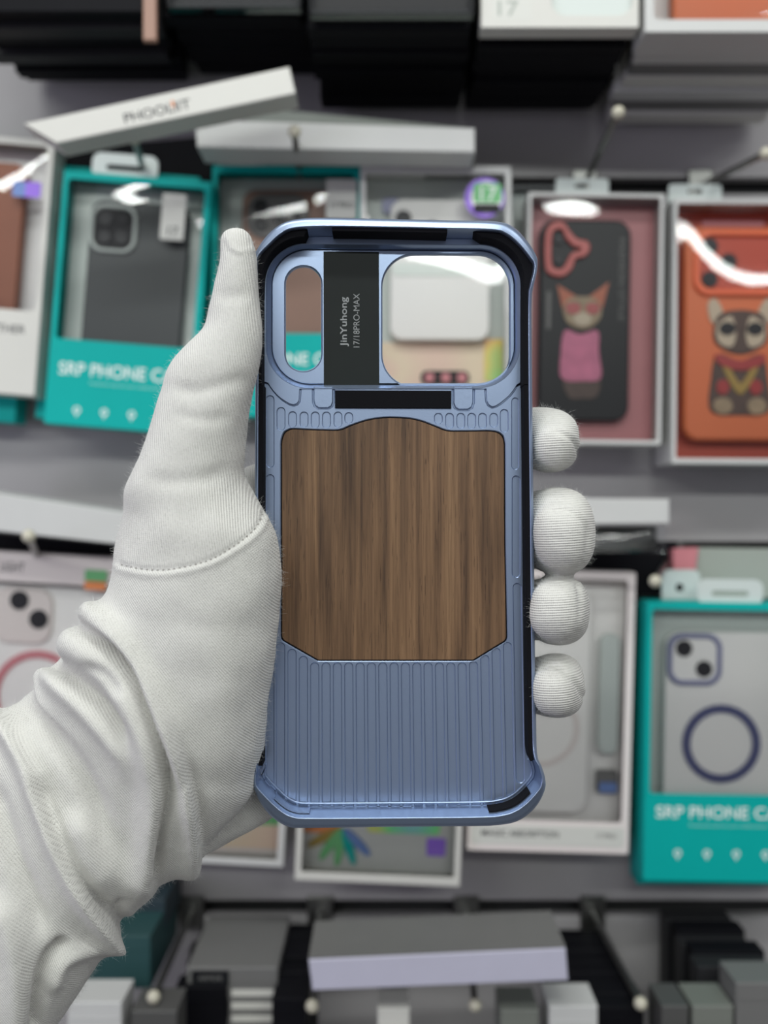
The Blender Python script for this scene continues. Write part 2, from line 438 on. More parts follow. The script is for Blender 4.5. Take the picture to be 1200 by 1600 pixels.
# --- row of boxes behind the hand, upper row ---
b = srp_box(-150, 246, 205, 400, .725, 4.5, 270, 'teal card box mostly hidden behind the white box at the left edge', 3)
b = srp_box(88, 258, 225, 396, .724, 4.8, 270, 'teal card box hanging directly behind the one with the charcoal case, its left edge showing', 4)
pk = srp_box(100, 266, 232, 396, .70, 4.6, 262, 'teal window box with charcoal phone case, left of the gloved thumb', 5, 92, (17, 222, 308, 20), tilt=.034, twist=.05)
def inner(pk, name, lab, cat='phone case'):
    e = empty(name, pk.e.location, pk.e.rotation_euler); tag(e, lab, cat)
    q = Pack.__new__(Pack); q.e = e; q.k = pk.k; return q
q = inner(pk, 'phone_case', 'charcoal phone case with square camera ring inside the left teal window box')
q.rect('back_shell', 40, 34, 198, 376, 22, .010, .017, M['charcoal'], (), .001)
q.rect('camera_ring', 42, 42, 116, 118, 22, .007, .0115, M['tray'], [rrect(48, 48, 110, 112, 17)], .001)
q.rect('camera_plate', 48, 48, 110, 112, 17, .0088, .0105, M['darkg'])
lens_bumps(q, [(66, 66, 11), (66, 94, 11), (93, 92, 12), (94, 64, 7)], .0075, q.e)
l = inner(pk, 'size_label', 'white paper sticker on the film of the left teal window box', 'label')
l.rect('paper', 158, 24, 195, 96, 3, -.0016, -.0013, M['label']); l.text('17', 170, 186, 82, 14, -.0017, M['ink'])

pk = srp_box(332, 258, 232, 392, .71, 0.4, 262, 'teal window box with tan phone case, partly hidden by the blue case', 8, 128, (14, 222, 302, 19), tilt=.030, twist=-.03)
q = inner(pk, 'phone_case', 'tan phone case inside the teal window box seen through the oval opening')
q.rect('back_shell', 44, 30, 200, 374, 22, .010, .017, M['tan'], (), .001)
q.rect('camera_plate', 52, 38, 150, 108, 26, .0075, .0105, M['grey'], (), .001)
lens_bumps(q, [(74, 60, 12), (74, 88, 11), (104, 74, 12), (132, 74, 7)], .0060, q.e)
l = inner(pk, 'size_label', 'cream paper sticker on the film of the middle teal window box', 'label')
l.rect('paper', 178, 22, 226, 84, 3, -.0016, -.0013, M['label']); l.text('17 PRO', 186, 220, 62, 9, -.0017, M['ink'])

# far left white box with brown case
pk = Pack('phone_case_box', -140, 202, .70, 4.6); tag(pk.e, 'white window box with brown leather phone case at the left edge', 'box')
carton(pk, 226, 400, .024, M['white'], (6, 10, 216, 268))
pk.film(4, 8, 218, 270, .0008, .0014, 11, tilt=.045)
pk.rect('inner_tray', 6, 8, 218, 392, 3, .020, .022, M['silver'])
pk.text('LEATHER', 130, 204, 298, 13, -.00005, M['ink']); 
q = inner(pk, 'phone_case', 'brown leather phone case inside the white box at the left edge')
q.rect('back_shell', 30, 34, 178, 376, 18, .008, .017, M['brown'], (), .001)
l = inner(pk, 'size_label', 'small blue and violet sticker on the white box at the left edge', 'label')
l.rect('paper', 168, 68, 212, 92, 2, -.0016, -.0013, M['bluep']); l.rect('violet_end', 188, 68, 212, 92, 2, -.0019, -.0016, M['violet'])

# clear '17' box behind the camera opening
pk = Pack('clear_phone_case_box', 563, 258, .695, .3); tag(pk.e, 'clear plastic box with frosted case and round 17 sticker, behind the blue case', 'box')
V, Fc = [], []
plate_geo([pk.loop(rrect(0, 0, 236, 380, 4)), pk.loop(rrect(9, 12, 227, 370, 4))], 0, .004, .0005, V, Fc)
plate_geo([pk.loop(rrect(0, 0, 236, 380, 4)), pk.loop(rrect(4, 4, 232, 376, 4))], .004, .026, .0, V, Fc)
mesh_obj('frame', V, Fc, M['cool'], pk.e)
pk.film(4, 6, 232, 374, .002, .0016, 23, tilt=-.006, twist=.03)
pk.rect('back_card', 4, 4, 232, 376, 3, .024, .026, M['tray'])
pk.rect('foil_print', 6, 268, 230, 374, 3, .0225, .0238, M['holop'])
pk.rect('rainbow_corner', 200, 262, 230, 330, 3, .0215, .0224, M['holo'])
q = inner(pk, 'phone_case', 'frosted white phone case standing inside the clear box with the 17 sticker')
q.rect('back_shell', 48, 44, 206, 268, 20, .012, .020, M['frost'], (), .001)
lens_bumps(q, [(68, 76, 13), (114, 92, 12)], .010, q.e)
q.rect('camera_strip', 50, 146, 206, 166, 9, .0112, .0125, M['inkl'])
pk.rect('camera_badge', 98, 314, 176, 336, 10, .0208, .0224, M['darkg'])
for x in (112, 138, 164): pk.slab('badge_ring', [(x + 8 * math.cos(a * .4488), 325 + 8 * math.sin(a * .4488)) for a in range(14)], .0202, .0208, M['pinkring'])
l = inner(pk, 'round_sticker', 'round violet and green sticker reading 17 on the clear box', 'sticker')
def disc(q, name, cx, cy, r, d0, d1, m, holes=(), n=28, parent=None, bev=0, sy=1):
    return q.slab(name, [(cx + r * math.cos(a * 2 * math.pi / n), cy + sy * r * math.sin(a * 2 * math.pi / n)) for a in range(n)], d0, d1, m, holes, bev, parent)
disc(l, 'sticker_disc', 194, 52, 31, -.0030, -.0025, M['violet'])
disc(l, 'inner_disc', 197, 52, 25, -.0033, -.0030, M['frost'])
l.rect('green_band', 176, 30, 220, 60, 6, -.0036, -.0033, M['greenp']); l.rect('dark_band', 176, 62, 218, 76, 6, -.0036, -.0033, M['darkg'])
l.text('17', 187, 213, 46, 22, -.00365, M['inkl'])
pk.rect('shield_print', 34, 36, 62, 62, 9, .0205, .0215, M['lilac'])

# clear edge box between '17' box and pink box
pk = Pack('clear_phone_case_box', 792, 288, .735, 0); tag(pk.e, 'narrow clear box edge between the 17 sticker box and the pink box', 'box')
carton(pk, 120, 380, .016, M['clearbox'], (8, 8, 112, 372)); pk.rect('back_card', 5, 5, 115, 375, 2, .013, .015, M['tray'])

# pink box with cat print
pk = Pack('phone_case_box', 826, 300, .70, .8); tag(pk.e, 'dusty pink window box with cat print phone case, right of the blue case', 'box')
carton(pk, 212, 392, .030, M['cool'], (5, 6, 206, 386), 4)
pk.film(3, 4, 205, 388, .0008, .0006, 31, tilt=.0355)
pk.rect('pink_card', 4, 4, 208, 388, 2, .018, .020, M['pink'])
q = inner(pk, 'phone_case', 'black phone case with coral camera ring and cat in pink jacket print')
q.rect('back_shell', 22, 36, 166, 354, 24, .009, .017, M['blackg'], (), .0015)
cr_pts = catmull([(30, 60), (42, 43), (58, 43), (68, 56), (80, 68), (96, 72), (100, 84), (92, 96), (78, 100), (72, 116), (58, 128), (40, 126), (30, 112)], 4)
ci = catmull([(40, 64), (47, 54), (56, 55), (62, 68), (74, 80), (84, 82), (84, 87), (72, 90), (66, 100), (58, 114), (47, 116), (40, 106)], 4)
q.slab('camera_ring', [tuple(p) for p in cr_pts], .0055, .0100, M['coral'], [[tuple(p) for p in ci]], .0008)
lens_bumps(q, [(51, 68, 9), (51, 100, 9)], .0072, q.e)
D0, D1 = .0083, .0092
cat = [('cat_body', catmull([(66, 178), (90, 184), (118, 178), (120, 210), (124, 252), (96, 258), (62, 254), (60, 214)], 5), 'jacket', .0003),
       ('cat_legs', catmull([(64, 256), (92, 258), (122, 254), (118, 282), (96, 286), (74, 284)], 5), 'furd', .0),
       ('cat_head', catmull([(62, 144), (72, 128), (93, 124), (114, 128), (124, 146), (116, 166), (93, 176), (70, 166)], 5), 'fur', .0006)]
for nm, pts, mm, dz in cat: q.slab(nm, [(p[0] - 3, p[1] + 34) for p in pts], D0 - dz, D1, M[mm], (), .0003)
q.slab('cat_ear', [(58, 176), (50, 140), (84, 160)], D0 - .0003, D1, M['earr']); q.slab('cat_ear', [(122, 176), (132, 134), (98, 160)], D0 - .0003, D1, M['earr'])
q.rect('cat_glasses', 63, 168, 87, 186, 8, D0 - .0012, D0, M['redg']); q.rect('cat_glasses', 95, 168, 117, 186, 8, D0 - .0012, D0, M['redg'])
disc(q, 'cat_muzzle', 90, 194, 14, D0 - .0012, D0, M['cream'], sy=.75)
text_mesh('side_lettering', 'FASHION STYLE', .142 * 0 + 60 * q.k, 190 * q.k, -150 * q.k, 9 * q.k, .0088, M['grey'], q.e, 0)
t_ = q.e.children[-1]; me = t_.data
for v in me.vertices:                     # turn the lettering upright along the side of the case
    x, z = v.co.x - 125 * q.k, v.co.z + 150 * q.k
    v.co.x, v.co.z = 152 * q.k + z, -130 * q.k - x * 1.0
for x in (0,):
    q.rect('side_print', 34, 150, 40, 210, 2, .0088, .009, M['grey'])

# orange box with dog print
V, Fc = [], []
pk = Pack('phone_case_box', 1053, 310, .70, .4); tag(pk.e, 'orange window box with dog print phone case at the right edge', 'box')
carton(pk, 250, 414, .045, M['cool'], (6, 8, 243, 406), 3)
pk.film(4, 6, 246, 408, .0008, .0034, 44, tilt=.004)
pk.rect('orange_card', 4, 4, 246, 410, 2, .024, .026, M['redcard'])
q = inner(pk, 'phone_case', 'orange phone case with seated bulldog print inside the right orange box')
q.rect('back_shell', 24, 38, 214, 376, 24, .009, .020, M['orange'], (), .0015)
q.rect('camera_ring', 36, 44, 214, 148, 26, .0055, .0100, M['orange2'], [rrect(46, 54, 204, 138, 20)], .001)
q.rect('camera_plate', 46, 54, 204, 138, 20, .0083, .0095, M['redcard'])
lens_bumps(q, [(62, 70, 13), (92, 94, 13), (62, 122, 13), (170, 94, 12)], .0068, q.e)
dog = [('dog_body', catmull([(76, 240), (112, 250), (146, 240), (156, 280), (158, 330), (112, 336), (66, 330), (66, 280)], 5), 'furd', .0003),
       ('dog_head', catmull([(70, 196), (80, 176), (112, 170), (144, 176), (154, 196), (150, 224), (112, 240), (74, 224)], 5), 'furd', .0008),
       ('dog_cheek', catmull([(74, 196), (96, 180), (104, 206), (98, 228), (78, 222)], 5), 'cream', .0012),
       ('dog_cheek', catmull([(150, 196), (128, 180), (120, 206), (126, 228), (146, 222)], 5), 'cream', .0012),
       ('dog_ear', catmull([(64, 186), (60, 160), (72, 152), (84, 174), (74, 192)], 4), 'cream', .0006),
       ('dog_ear', catmull([(160, 186), (164, 160), (152, 152), (140, 174), (150, 192)], 4), 'cream', .0006),
       ('red_scarf', catmull([(74, 240), (112, 250), (148, 240), (146, 256), (112, 266), (78, 256)], 5), 'redg', .0016),
       ('gold_chain', catmull([(84, 262), (112, 304), (140, 262), (130, 260), (112, 286), (94, 260)], 5), 'gold', .0012)]
for nm, pts, mm, dz in dog: q.slab(nm, [tuple(p) for p in pts], D0 - dz, D1, M[mm], (), .0002)
disc(q, 'dog_glasses', 90, 200, 13, D0 - .0020, D0, M['lens'], sy=.8); disc(q, 'dog_glasses', 134, 200, 13, D0 - .0020, D0, M['lens'], sy=.8)
disc(q, 'dog_paw', 84, 322, 15, D0 - .0016, D0, M['fur'], sy=.9); disc(q, 'dog_paw', 138, 322, 15, D0 - .0016, D0, M['fur'], sy=.9)
disc(q, 'red_patch', 84, 292, 10, D0 - .0016, D0, M['redg'], sy=1.2); disc(q, 'red_patch', 136, 292, 10, D0 - .0016, D0, M['redg'], sy=1.2)
pk.rect('pale_print', 60, 18, 160, 30, 3, .0225, .0238, M['pinkring'])
# hang tabs of pink and orange boxes
for (cx, cy, w_) in ((0, 0, 0),): pass

# --- lower row ---
pk = Pack('clear_phone_case_box', -60, 858, .70, 3.4); tag(pk.e, 'clear pinkish box with white phone case and pink ring, left behind the sleeve', 'box')
carton(pk, 262, 440, .024, M['pinkw'], (10, 46, 252, 430), 4)
pk.film(6, 40, 256, 434, .0008, .0010, 51)
pk.rect('back_card', 5, 5, 257, 434, 2, .020, .022, M['cool'])
pk.text('LIGHT', 62, 100, 23, 15, -.00005, M['ink'])
q = inner(pk, 'phone_case', 'white phone case with pink camera frame and pink ring, left of the sleeve')
q.rect('back_shell', 22, 52, 236, 428, 26, .010, .017, M['frost'], (), .001)
q.rect('camera_frame', 48, 56, 142, 144, 26, .0065, .0110, M['pinkw'], (), .001)
lens_bumps(q, [(90, 76, 15), (122, 104, 15)], .0052, q.e)
disc(q, 'magnetic_ring', 124, 226, 72, .0085, .0098, M['pinkring'], [[(124 + 60 * math.cos(a * .2244), 226 + 60 * math.sin(a * .2244)) for a in range(28)]])
l = inner(pk, 'rainbow_sticker', 'small green and orange foil sticker on the pinkish box left of the sleeve', 'sticker')
l.rect('green_half', 196, 20, 230, 37, 2, -.0020, -.0016, M['greenp']); l.rect('orange_half', 196, 38, 230, 51, 2, -.0020, -.0016, M['inko'])

pk = Pack('clear_phone_case_box', 205, 880, .715, 3.0); tag(pk.e, 'clear box with rainbow foil foot, its corner showing below the gloved palm', 'box')
carton(pk, 262, 462, .020, M['cool'], (8, 8, 252, 452), 4); pk.film(4, 5, 256, 456, .0008, .001, 52)
pk.rect('back_card', 5, 5, 257, 456, 2, .017, .019, M['pinkw']); pk.rect('foil_print', 8, 408, 250, 446, 2, .0155, .0168, M['holop'])
pk.rect('green_foil', 196, 330, 250, 408, 2, .0155, .0168, M['greenp'])

pk = Pack('clear_phone_case_box', 480, 905, .69, 2.4); tag(pk.e, 'clear box with rainbow petal print, its foot showing under the blue case', 'box')
carton(pk, 258, 470, .020, M['white'], (9, 9, 249, 457), 4); pk.film(5, 6, 252, 460, .0008, .001, 53)
pk.rect('back_card', 5, 5, 253, 464, 2, .017, .019, M['cool'])
for i in range(7):                          # rainbow petals fanning out
    a = math.radians(200 - i * 26); cx, cy = 70, 395
    mm = [M['inko'], M['inko'], M['gold'], M['greenp'], M['greenp'], M['teal'], M['bluep']][i]
    pts = []
    for k in range(16):
        th = k / 16 * 2 * math.pi; u, v = 34 + 30 * math.cos(th), 7 * math.sin(th)
        pts.append((cx + u * math.cos(a) - v * math.sin(a), cy + u * math.sin(a) * 1 + v * math.cos(a)))
    pk.slab('foil_petal', pts, .0150 - .0001 * i, .0168, mm)
pk.rect('green_foil', 110, 370, 226, 402, 6, .0155, .0168, M['holo']); pk.rect('violet_print', 206, 408, 236, 436, 3, .0155, .0168, M['violet'])

pk = Pack('clear_phone_case_box', 742, 888, .70, 1.6); tag(pk.e, 'pinkish white box with white case and MAGIC ABSORPTION footer, behind the fingertips', 'box')
carton(pk, 252, 440, .022, M['pinkw'], (10, 12, 240, 392), 6); pk.film(6, 8, 243, 396, .0008, .0008, 54)
pk.rect('back_card', 5, 5, 247, 434, 2, .019, .021, M['frost']); pk.rect('footer_band', 6, 398, 244, 430, 6, -.0003, 0, M['label'])
pk.text('MAGIC ABSORPTION', 22, 142, 412, 10, -.0004, M['ink']); pk.text('17 PRO', 202, 232, 412, 7, -.0004, M['grey'])
q = inner(pk, 'phone_case', 'white phone case with faint round magnet mark behind the fingertips')
q.rect('back_shell', 20, 26, 190, 386, 26, .009, .017, M['frost'], (), .0015)
disc(q, 'magnetic_ring', 112, 250, 62, .0078, .0088, M['pinkw'], [[(112 + 54 * math.cos(a * .2244), 250 + 54 * math.sin(a * .2244)) for a in range(28)]])
q2 = inner(pk, 'wrist_strap', 'pale mint rounded strap standing inside the pinkish white box', 'strap')
q2.rect('strap_body', 204, 98, 236, 290, 15, .006, .014, M['tab'], (), .002)
pk.rect('small_silver_part', 206, 318, 238, 352, 3, .010, .018, M['grey']); pk.rect('blue_chip', 208, 334, 236, 350, 3, .008, .010, M['bluep'])

pk = srp_box(1012, 940, 250, 436, .69, .9, 300, 'teal window box with white case and slate blue ring, lower right', 61, 132, (18, 236, 328, 19), tilt=.0)
q = inner(pk, 'phone_case', 'white phone case with slate blue ring and lilac camera frame, lower right')
q.rect('back_shell', 34, 48, 236, 420, 26, .008, .016, M['frost'], (), .001)
q.rect('camera_ring', 36, 50, 122, 132, 24, .0045, .0085, M['lilac'], [rrect(44, 58, 114, 124, 17)], .001)
q.rect('camera_plate', 44, 58, 114, 124, 17, .0064, .0078, M['frost'])
lens_bumps(q, [(62, 74, 13), (94, 106, 13)], .0050, q.e)
disc(q, 'magnetic_ring', 124, 224, 62, .0066, .0078, M['navy'], [[(124 + 49 * math.cos(a * .2244), 224 + 49 * math.sin(a * .2244)) for a in range(28)]])
srp_box(1000, 946, 250, 436, .722, .5, 300, 'teal card box hanging directly behind the one with the slate blue ring', 62)

# separate hang tabs of boxes whose top edges show
def loose_tab(px, py, Y, w_, h, parent_pk): pass

# --- hooks (steel arms from the wall slots) ---
def tube_geo(p0, p1, r0, r1, V, Fc, n=12):
    p0, p1 = Vector(p0), Vector(p1); d = (p1 - p0).normalized(); a = d.orthogonal().normalized(); b2 = d.cross(a); s = len(V)
    for p, r in ((p0, r0), (p1, r1)):
        for k in range(n): V.append(p + a * r * math.cos(k * 2 * math.pi / n) + b2 * r * math.sin(k * 2 * math.pi / n))
    for k in range(n): Fc.append((s + k, s + (k + 1) % n, s + n + (k + 1) % n, s + n + k))
    Fc.append(tuple(s + k for k in range(n))[::-1]); Fc.append(tuple(s + n + k for k in range(n)))
def hook(bx_, by_, tipx, tipy, Yt, label, r=.0022, rise=0):
    """arm leaves the wall slot at pixel (bx_,by_) and ends in a small round tip at (tipx,tipy)"""
    b0 = P(bx_, by_, YW); t = P(tipx, tipy, Yt); e = empty('display_hook', b0); tag(e, label, 'hook', 'steel hooks on the slatwall')
    V, Fc = [], []; tube_geo((0, 0, 0), t - b0, r, r, V, Fc); box_geo(-.009, .009, -.004, 0.004, -.012, .012, V, Fc, .0008)
    mesh_obj('arm', V, Fc, M['metal'], e, False)
    V, Fc = [], []; c = t - b0; n, mm = 12, 8; s = r * 1.9
    for j in range(mm + 1):
        for i in range(n):
            ph, th = math.pi * j / mm, 2 * math.pi * i / n
            V.append(c + Vector((s * math.sin(ph) * math.cos(th), s * math.cos(ph), s * math.sin(ph) * math.sin(th))))
    for j in range(mm):
        for i in range(n): Fc.append((j * n + i, j * n + (i + 1) % n, (j + 1) * n + (i + 1) % n, (j + 1) * n + i))
    mesh_obj('hook_tip', V, Fc, M['tip'], e, True)
hook(232, 292, 210, 216, .635, 'hook over the teal box with the charcoal case, pointing at the viewer')
hook(470, 292, 460, 206, .63, 'hook through the white tab of the middle teal box')
hook(912, 292, 966, 176, .63, 'hook rising above the pink box against the bare wall')
hook(1092, 292, 1197, 240, .64, 'hook above the orange box at the right edge')
hook(1046, 872, 1024, 908, .66, 'hook in the white tab of the lower right teal box')
hook(300, 1424, 240, 1558, .62, 'hook with a bright tip between sleeve and grey stack at the bottom')
hook(500, 1424, 488, 1572, .62, 'hook tip just left below the long lavender box')
hook(728, 1424, 742, 1570, .62, 'hook tip below the long lavender box')
hook(925, 1424, 1001, 1568, .62, 'hook tip on the black stack at the bottom right')
hook(62, 880, 45, 838, .60, 'hook glint above the pinkish box on the left')

# --- hang tabs standing above pink & orange boxes (parts of those boxes) ---
for e in [o for o in C.objects if o.get('category') == 'box']:
    lb = e['label']
    if lb.startswith('dusty pink') or lb.startswith('orange window'):
        q = Pack.__new__(Pack); q.e = e; q.k = K(.70)
        cx = 88 if lb.startswith('dusty') else 40
        q.slab('hang_tab', rrect(cx - 42, -30, cx + 42, 4, 6), .010, .011, M['tab'], [rrect(cx - 12, -30 + 8, cx + 12, -30 + 16, 3)])
# second white tab behind the lower right teal box
pk = Pack('hanging_card', 1034, 890, .715, 0); tag(pk.e, 'small white hang tab sticking out left of the lower right hook', 'tab')
pk.slab('card', rrect(0, 0, 60, 90, 12), 0, .001, M['tab'], [rrect(22, 22, 34, 34, 5)])

# --- stacks of hanging cartons above and below ---
def simple_box(name, x0, x1, y0, y1, z0, z1, m, label, cat='box', group=None, roll=0, yaw=0, parts=None, bev=.0006, lean=0):
    c = Vector(((x0 + x1) / 2, y0, (z0 + z1) / 2)); e = empty(name, c, (math.radians(lean), math.radians(roll), math.radians(yaw)))
    tag(e, label, cat, group)
    V, Fc = [], []; box_geo(x0 - c.x, x1 - c.x, 0, y1 - y0, z0 - c.z, z1 - c.z, V, Fc, bev)
    V2 = V
    # closing flap line near the top edge
    box_geo(x0 - c.x + .002, x1 - c.x - .002, -.0004, 0, z1 - c.z - .010, z1 - c.z - .009, V, Fc)
    mesh_obj('carton', V, Fc, m, e)
    if parts: parts(e, c)
    return e
def stack(x0, x1, Ya, Yb, n, z0, h, m, label, group, jz=.004, jx=.002, step=0, front=None, seed=0):
    rnd = random.Random(seed); t = (Yb - Ya) / n
    for i in range(n):
        dx, dz = rnd.uniform(-jx, jx), rnd.uniform(-jz, jz)
        ya = Ya + i * t
        mm = m[i % len(m)] if isinstance(m, list) else m
        simple_box('hanging_carton', x0 + dx, x1 + dx, ya, ya + t * .93, z0 + dz + step * i, z0 + dz + step * i + h, mm, label, 'box', group)
kx = lambda px, Y: (px - 600) * Y / F
kz = lambda py, Y: (800 - py) * Y / F
stack(kx(-60, .62), kx(238, .62), .62, .745, 9, .300, .17, [M['black'], M['darkg'], M['black']], 'thin black carton in the hanging stack at the top left corner', 'black cartons top left', .004, .004, .0012, seed=1)
stack(kx(252, .62), kx(470, .62), .62, .745, 9, .306, .17, M['black'], 'thin black carton in the stack above the slanted white box', 'black cartons above the slanted box', .002, .002, .0015, seed=2)
stack(kx(483, .62), kx(738, .62), .62, .745, 9, .292, .17, M['black'], 'thin black carton in the stack above the middle of the blue case', 'black cartons top middle', .002, .002, 0, seed=3)
stack(kx(752, .63), kx(985, .63), .636, .745, 8, .291, .17, M['black'], 'thin black carton hanging behind the white box marked 17', 'black cartons behind the 17 box', .002, .002, 0, seed=4)
stack(kx(1004, .63), kx(1290, .63), .645, .745, 6, .288, .17, [M['cool'], M['grey'], M['white']], 'thin pale carton in the stack at the top right corner', 'pale cartons top right', .002, .003, -.0008, seed=5)
# clear packets along the front of the dark stacks
def clear_packet(px0, px1, py1, Y, label):
    pk = Pack('clear_packet', px0, py1 - 300, Y, 0); tag(pk.e, label, 'packet')
    W = px1 - px0
    carton(pk, W, 300, .008, M['clearbox'], (6, 6, W - 6, 292)); pk.rect('inner_card', 6, 6, W - 6, 292, 2, .005, .007, M['darkg'])
clear_packet(262, 470, 12, .605, 'clear packet in front of the black stack above the slanted box')
clear_packet(483, 740, 22, .605, 'clear packet in front of the black stack at the top middle')
pk = Pack('phone_case_box', 752, -262, .61, 0); tag(pk.e, 'white box with grey window and number 17, at the top edge', 'box')
carton(pk, 246, 305, .014, M['white'], (110, 20, 236, 286), 22); pk.rect('grey_insert', 104, 12, 240, 294, 3, .003, .005, M['tray'])
pk.text('17', 26, 58, 275, 24, -.0001, M['pale']); pk.rect('number_patch', 18, 250, 78, 294, 3, -.00006, 0, M['label'])
pk = Pack('phone_case_box', 1008, -250, .61, 0); tag(pk.e, 'clear white box with orange case at the top right corner', 'box')
carton(pk, 290, 300, .030, M['cool'], (14, 10, 280, 280), 8); pk.film(8, 6, 284, 290, .0008, .002, 71); pk.rect('back_card', 6, 6, 284, 292, 2, .026, .028, M['frost'])
q = inner(pk, 'phone_case', 'orange phone case inside the clear white box at the top right corner')
q.rect('back_shell', 50, 20, 270, 284, 20, .008, .018, M['orange'], (), .001)
# brown strip hanging between the dark stacks
simple_box('hanging_strap', kx(222, .61), kx(243, .61), .612, .616, kz(60, .61), kz(-120, .61), M['tan'], 'tan strap hanging at the right side of the top left stack', 'strap')

# --- long boxes laid across the hooks ---
def long_box(name, quad, Y, depth, m, label, top_shade=False):
    """quad: four photo corners of the front face (tl, tr, br, bl)"""
    pts = [P(x, y, Y) for x, y in quad]; c = sum(pts, Vector()) / 4; e = empty(name, c); tag(e, label, 'box')
    V, Fc = [], []; plate_geo([[(p.x - c.x, p.z - c.z) for p in pts]], 0, depth, .0006, V, Fc); mesh_obj('carton', V, Fc, m, e)
    if top_shade:
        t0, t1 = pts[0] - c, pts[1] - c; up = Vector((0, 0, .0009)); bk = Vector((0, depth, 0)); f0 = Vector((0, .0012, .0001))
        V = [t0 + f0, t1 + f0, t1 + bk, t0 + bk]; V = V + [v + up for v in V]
        mesh_obj('top_shade_slab', V, [(0, 1, 5, 4), (1, 2, 6, 5), (2, 3, 7, 6), (3, 0, 4, 7), (4, 5, 6, 7), (3, 2, 1, 0)], M['grey'], e)  # grey slab puts the shade on the box's top into colour
    return e, c
e, c = long_box('long_slim_box', [(36, 193), (452, 104), (462, 146), (88, 224)], .60, .022, M['white'], 'long slim white box lying slanted across the upper hooks')
a = P(193, 187, .60); b2 = P(298, 160, .60); mid = (a + b2) / 2 - c
text_mesh('printed_text', 'PHOOLIIT', mid.x - .0198, mid.x + .0198, mid.z, .0058, -.0001, M['ink'], e, math.radians(13.2), .01)
text_mesh('orange_letter', 'I', mid.x + .0085, mid.x + .0098, mid.z + .0042, .004, -.00018, M['inko'], e, math.radians(13.2), .02)
long_box('long_slim_box', [(304, 186), (742, 200), (742, 238), (308, 230)], .66, .03, M['cool'], 'long pale grey box lying under the slanted white box')
long_box('long_slim_box', [(384, 166), (742, 200), (742, 230), (384, 200)], .69, .03, M['pale'], 'pale green box lying behind the long pale grey box')
long_box('small_dark_box', [(628, 226), (742, 228), (742, 252), (628, 250)], .68, .05, M['grey'], 'small grey box above the clear 17 sticker box')
long_box('dark_bundle_and_hollow', [(70, 236), (330, 212), (330, 300), (70, 300)], .735, .02, M['black'], 'black bundle in the shade under the slanted white box')
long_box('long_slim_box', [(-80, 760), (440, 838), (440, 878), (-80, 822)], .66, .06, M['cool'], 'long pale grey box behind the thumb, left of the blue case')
long_box('dark_bundle_and_hollow', [(-80, 826), (280, 862), (280, 900), (-80, 870)], .72, .03, M['black'], 'painted dark hollow under the long pale grey box on the left')  # black block added for the shaded hollow under the long box
long_box('short_white_box', [(868, 778), (1046, 780), (1046, 818), (868, 820)], .66, .05, M['cool'], 'short white box lying right of the middle fingertip')
pk = Pack('blister_pack', 880, 820, .67, 0); tag(pk.e, 'clear blister under the short white box beside the middle fingertip', 'packet')
pk.film(0, 0, 160, 44, 0, .010, 81, M['clearbox'], 'blister_shell'); pk.rect('backing_card', 4, 2, 150, 40, 6, .006, .007, M['grey'])
long_box('dark_bundle_and_hollow', [(880, 846), (1060, 846), (1060, 930), (880, 930)], .74, .015, M['black'], 'black bundle in the gap below the clear blister on the right')
long_box('green_box', [(1078, 856), (1230, 858), (1230, 935), (1078, 935)], .735, .02, M['pale'], 'dull green box behind the lower right hang tabs')
long_box('pink_box', [(1052, 858), (1092, 856), (1086, 900), (1052, 900)], .73, .02, M['pinkring'], 'small pink and orange box left of the dull green box')
# bottom row
long_box('long_slim_box', [(482, 1500), (884, 1482), (888, 1532), (488, 1548)], .60, .055, M['lav'], 'long lavender white box with painted top shade lying across the bottom hooks', top_shade=True)
def front(m, labelm, labeltext):
    return None
simple_box('teal_carton', kx(110, .66), kx(235, .66), .66, .745, kz(1545, .66), kz(1462, .66), mat('dark_teal_card', (.012, .055, .058), .6), 'dark teal carton beside the sleeve at the bottom left')
simple_box('teal_carton', kx(150, .70), kx(258, .70), .70, .755, kz(1452, .70), kz(1405, .70), mat('blue_black_card', (.014, .03, .04), .6), 'blue black carton on top of the dark teal carton')
stack(kx(262, .63), kx(345, .63), .655, .745, 5, -.44, .136, M['black'], 'black carton beside the grey carton with black labels', 'black cartons bottom left', .001, .003, seed=11)
stack(kx(425, .63), kx(478, .63), .63, .745, 6, -.44, .140, M['black'], 'narrow black carton left below the lavender box', 'black cartons below the case', .002, .002, seed=12)
stack(kx(900, .62), kx(1012, .62), .625, .745, 7, -.44, .137, M['black'], 'black carton under the bottom right hook', 'black cartons bottom right', .002, .002, seed=13)
stack(kx(1120, .62), kx(1240, .62), .65, .745, 5, -.44, .150, [M['darkg'], M['black']], 'dark carton in the stack at the bottom right corner', 'dark cartons bottom right corner', .003, .003, seed=14)
e = simple_box('grey_carton', kx(292, .66), kx(434, .66), .66, .745, -.45, kz(1512, .66), M['grey'], 'grey carton with two black labels at the bottom')
for (y0, y1, t) in ((1516, 1538, 'ARMOR'), (1558, 1588, 'ARMOR')):
    q = Pack.__new__(Pack); q.e = empty('black_label', P(300, y0, .66)); q.k = K(.66)
    tag(q.e, ('upper' if y0 == 1516 else 'lower') + ' black label on the grey carton at the bottom', 'label')
    q.rect('paper', 0, 0, 58, y1 - y0, 2, -.0012, -.0004, M['blackg']); q.text(t, 10, 48, (y1 - y0) / 2, 8, -.0013, M['grey'])
V, Fc = [], []
for i in range(3): box_geo(kx(362, .66) - e.location.x, kx(434, .66) - e.location.x, -.001, 0, kz(1556 + 20 * i, .66) - e.location.z, kz(1546 + 20 * i, .66) - e.location.z, V, Fc)
mesh_obj('pale_stripe', V, Fc, M['white'], e)
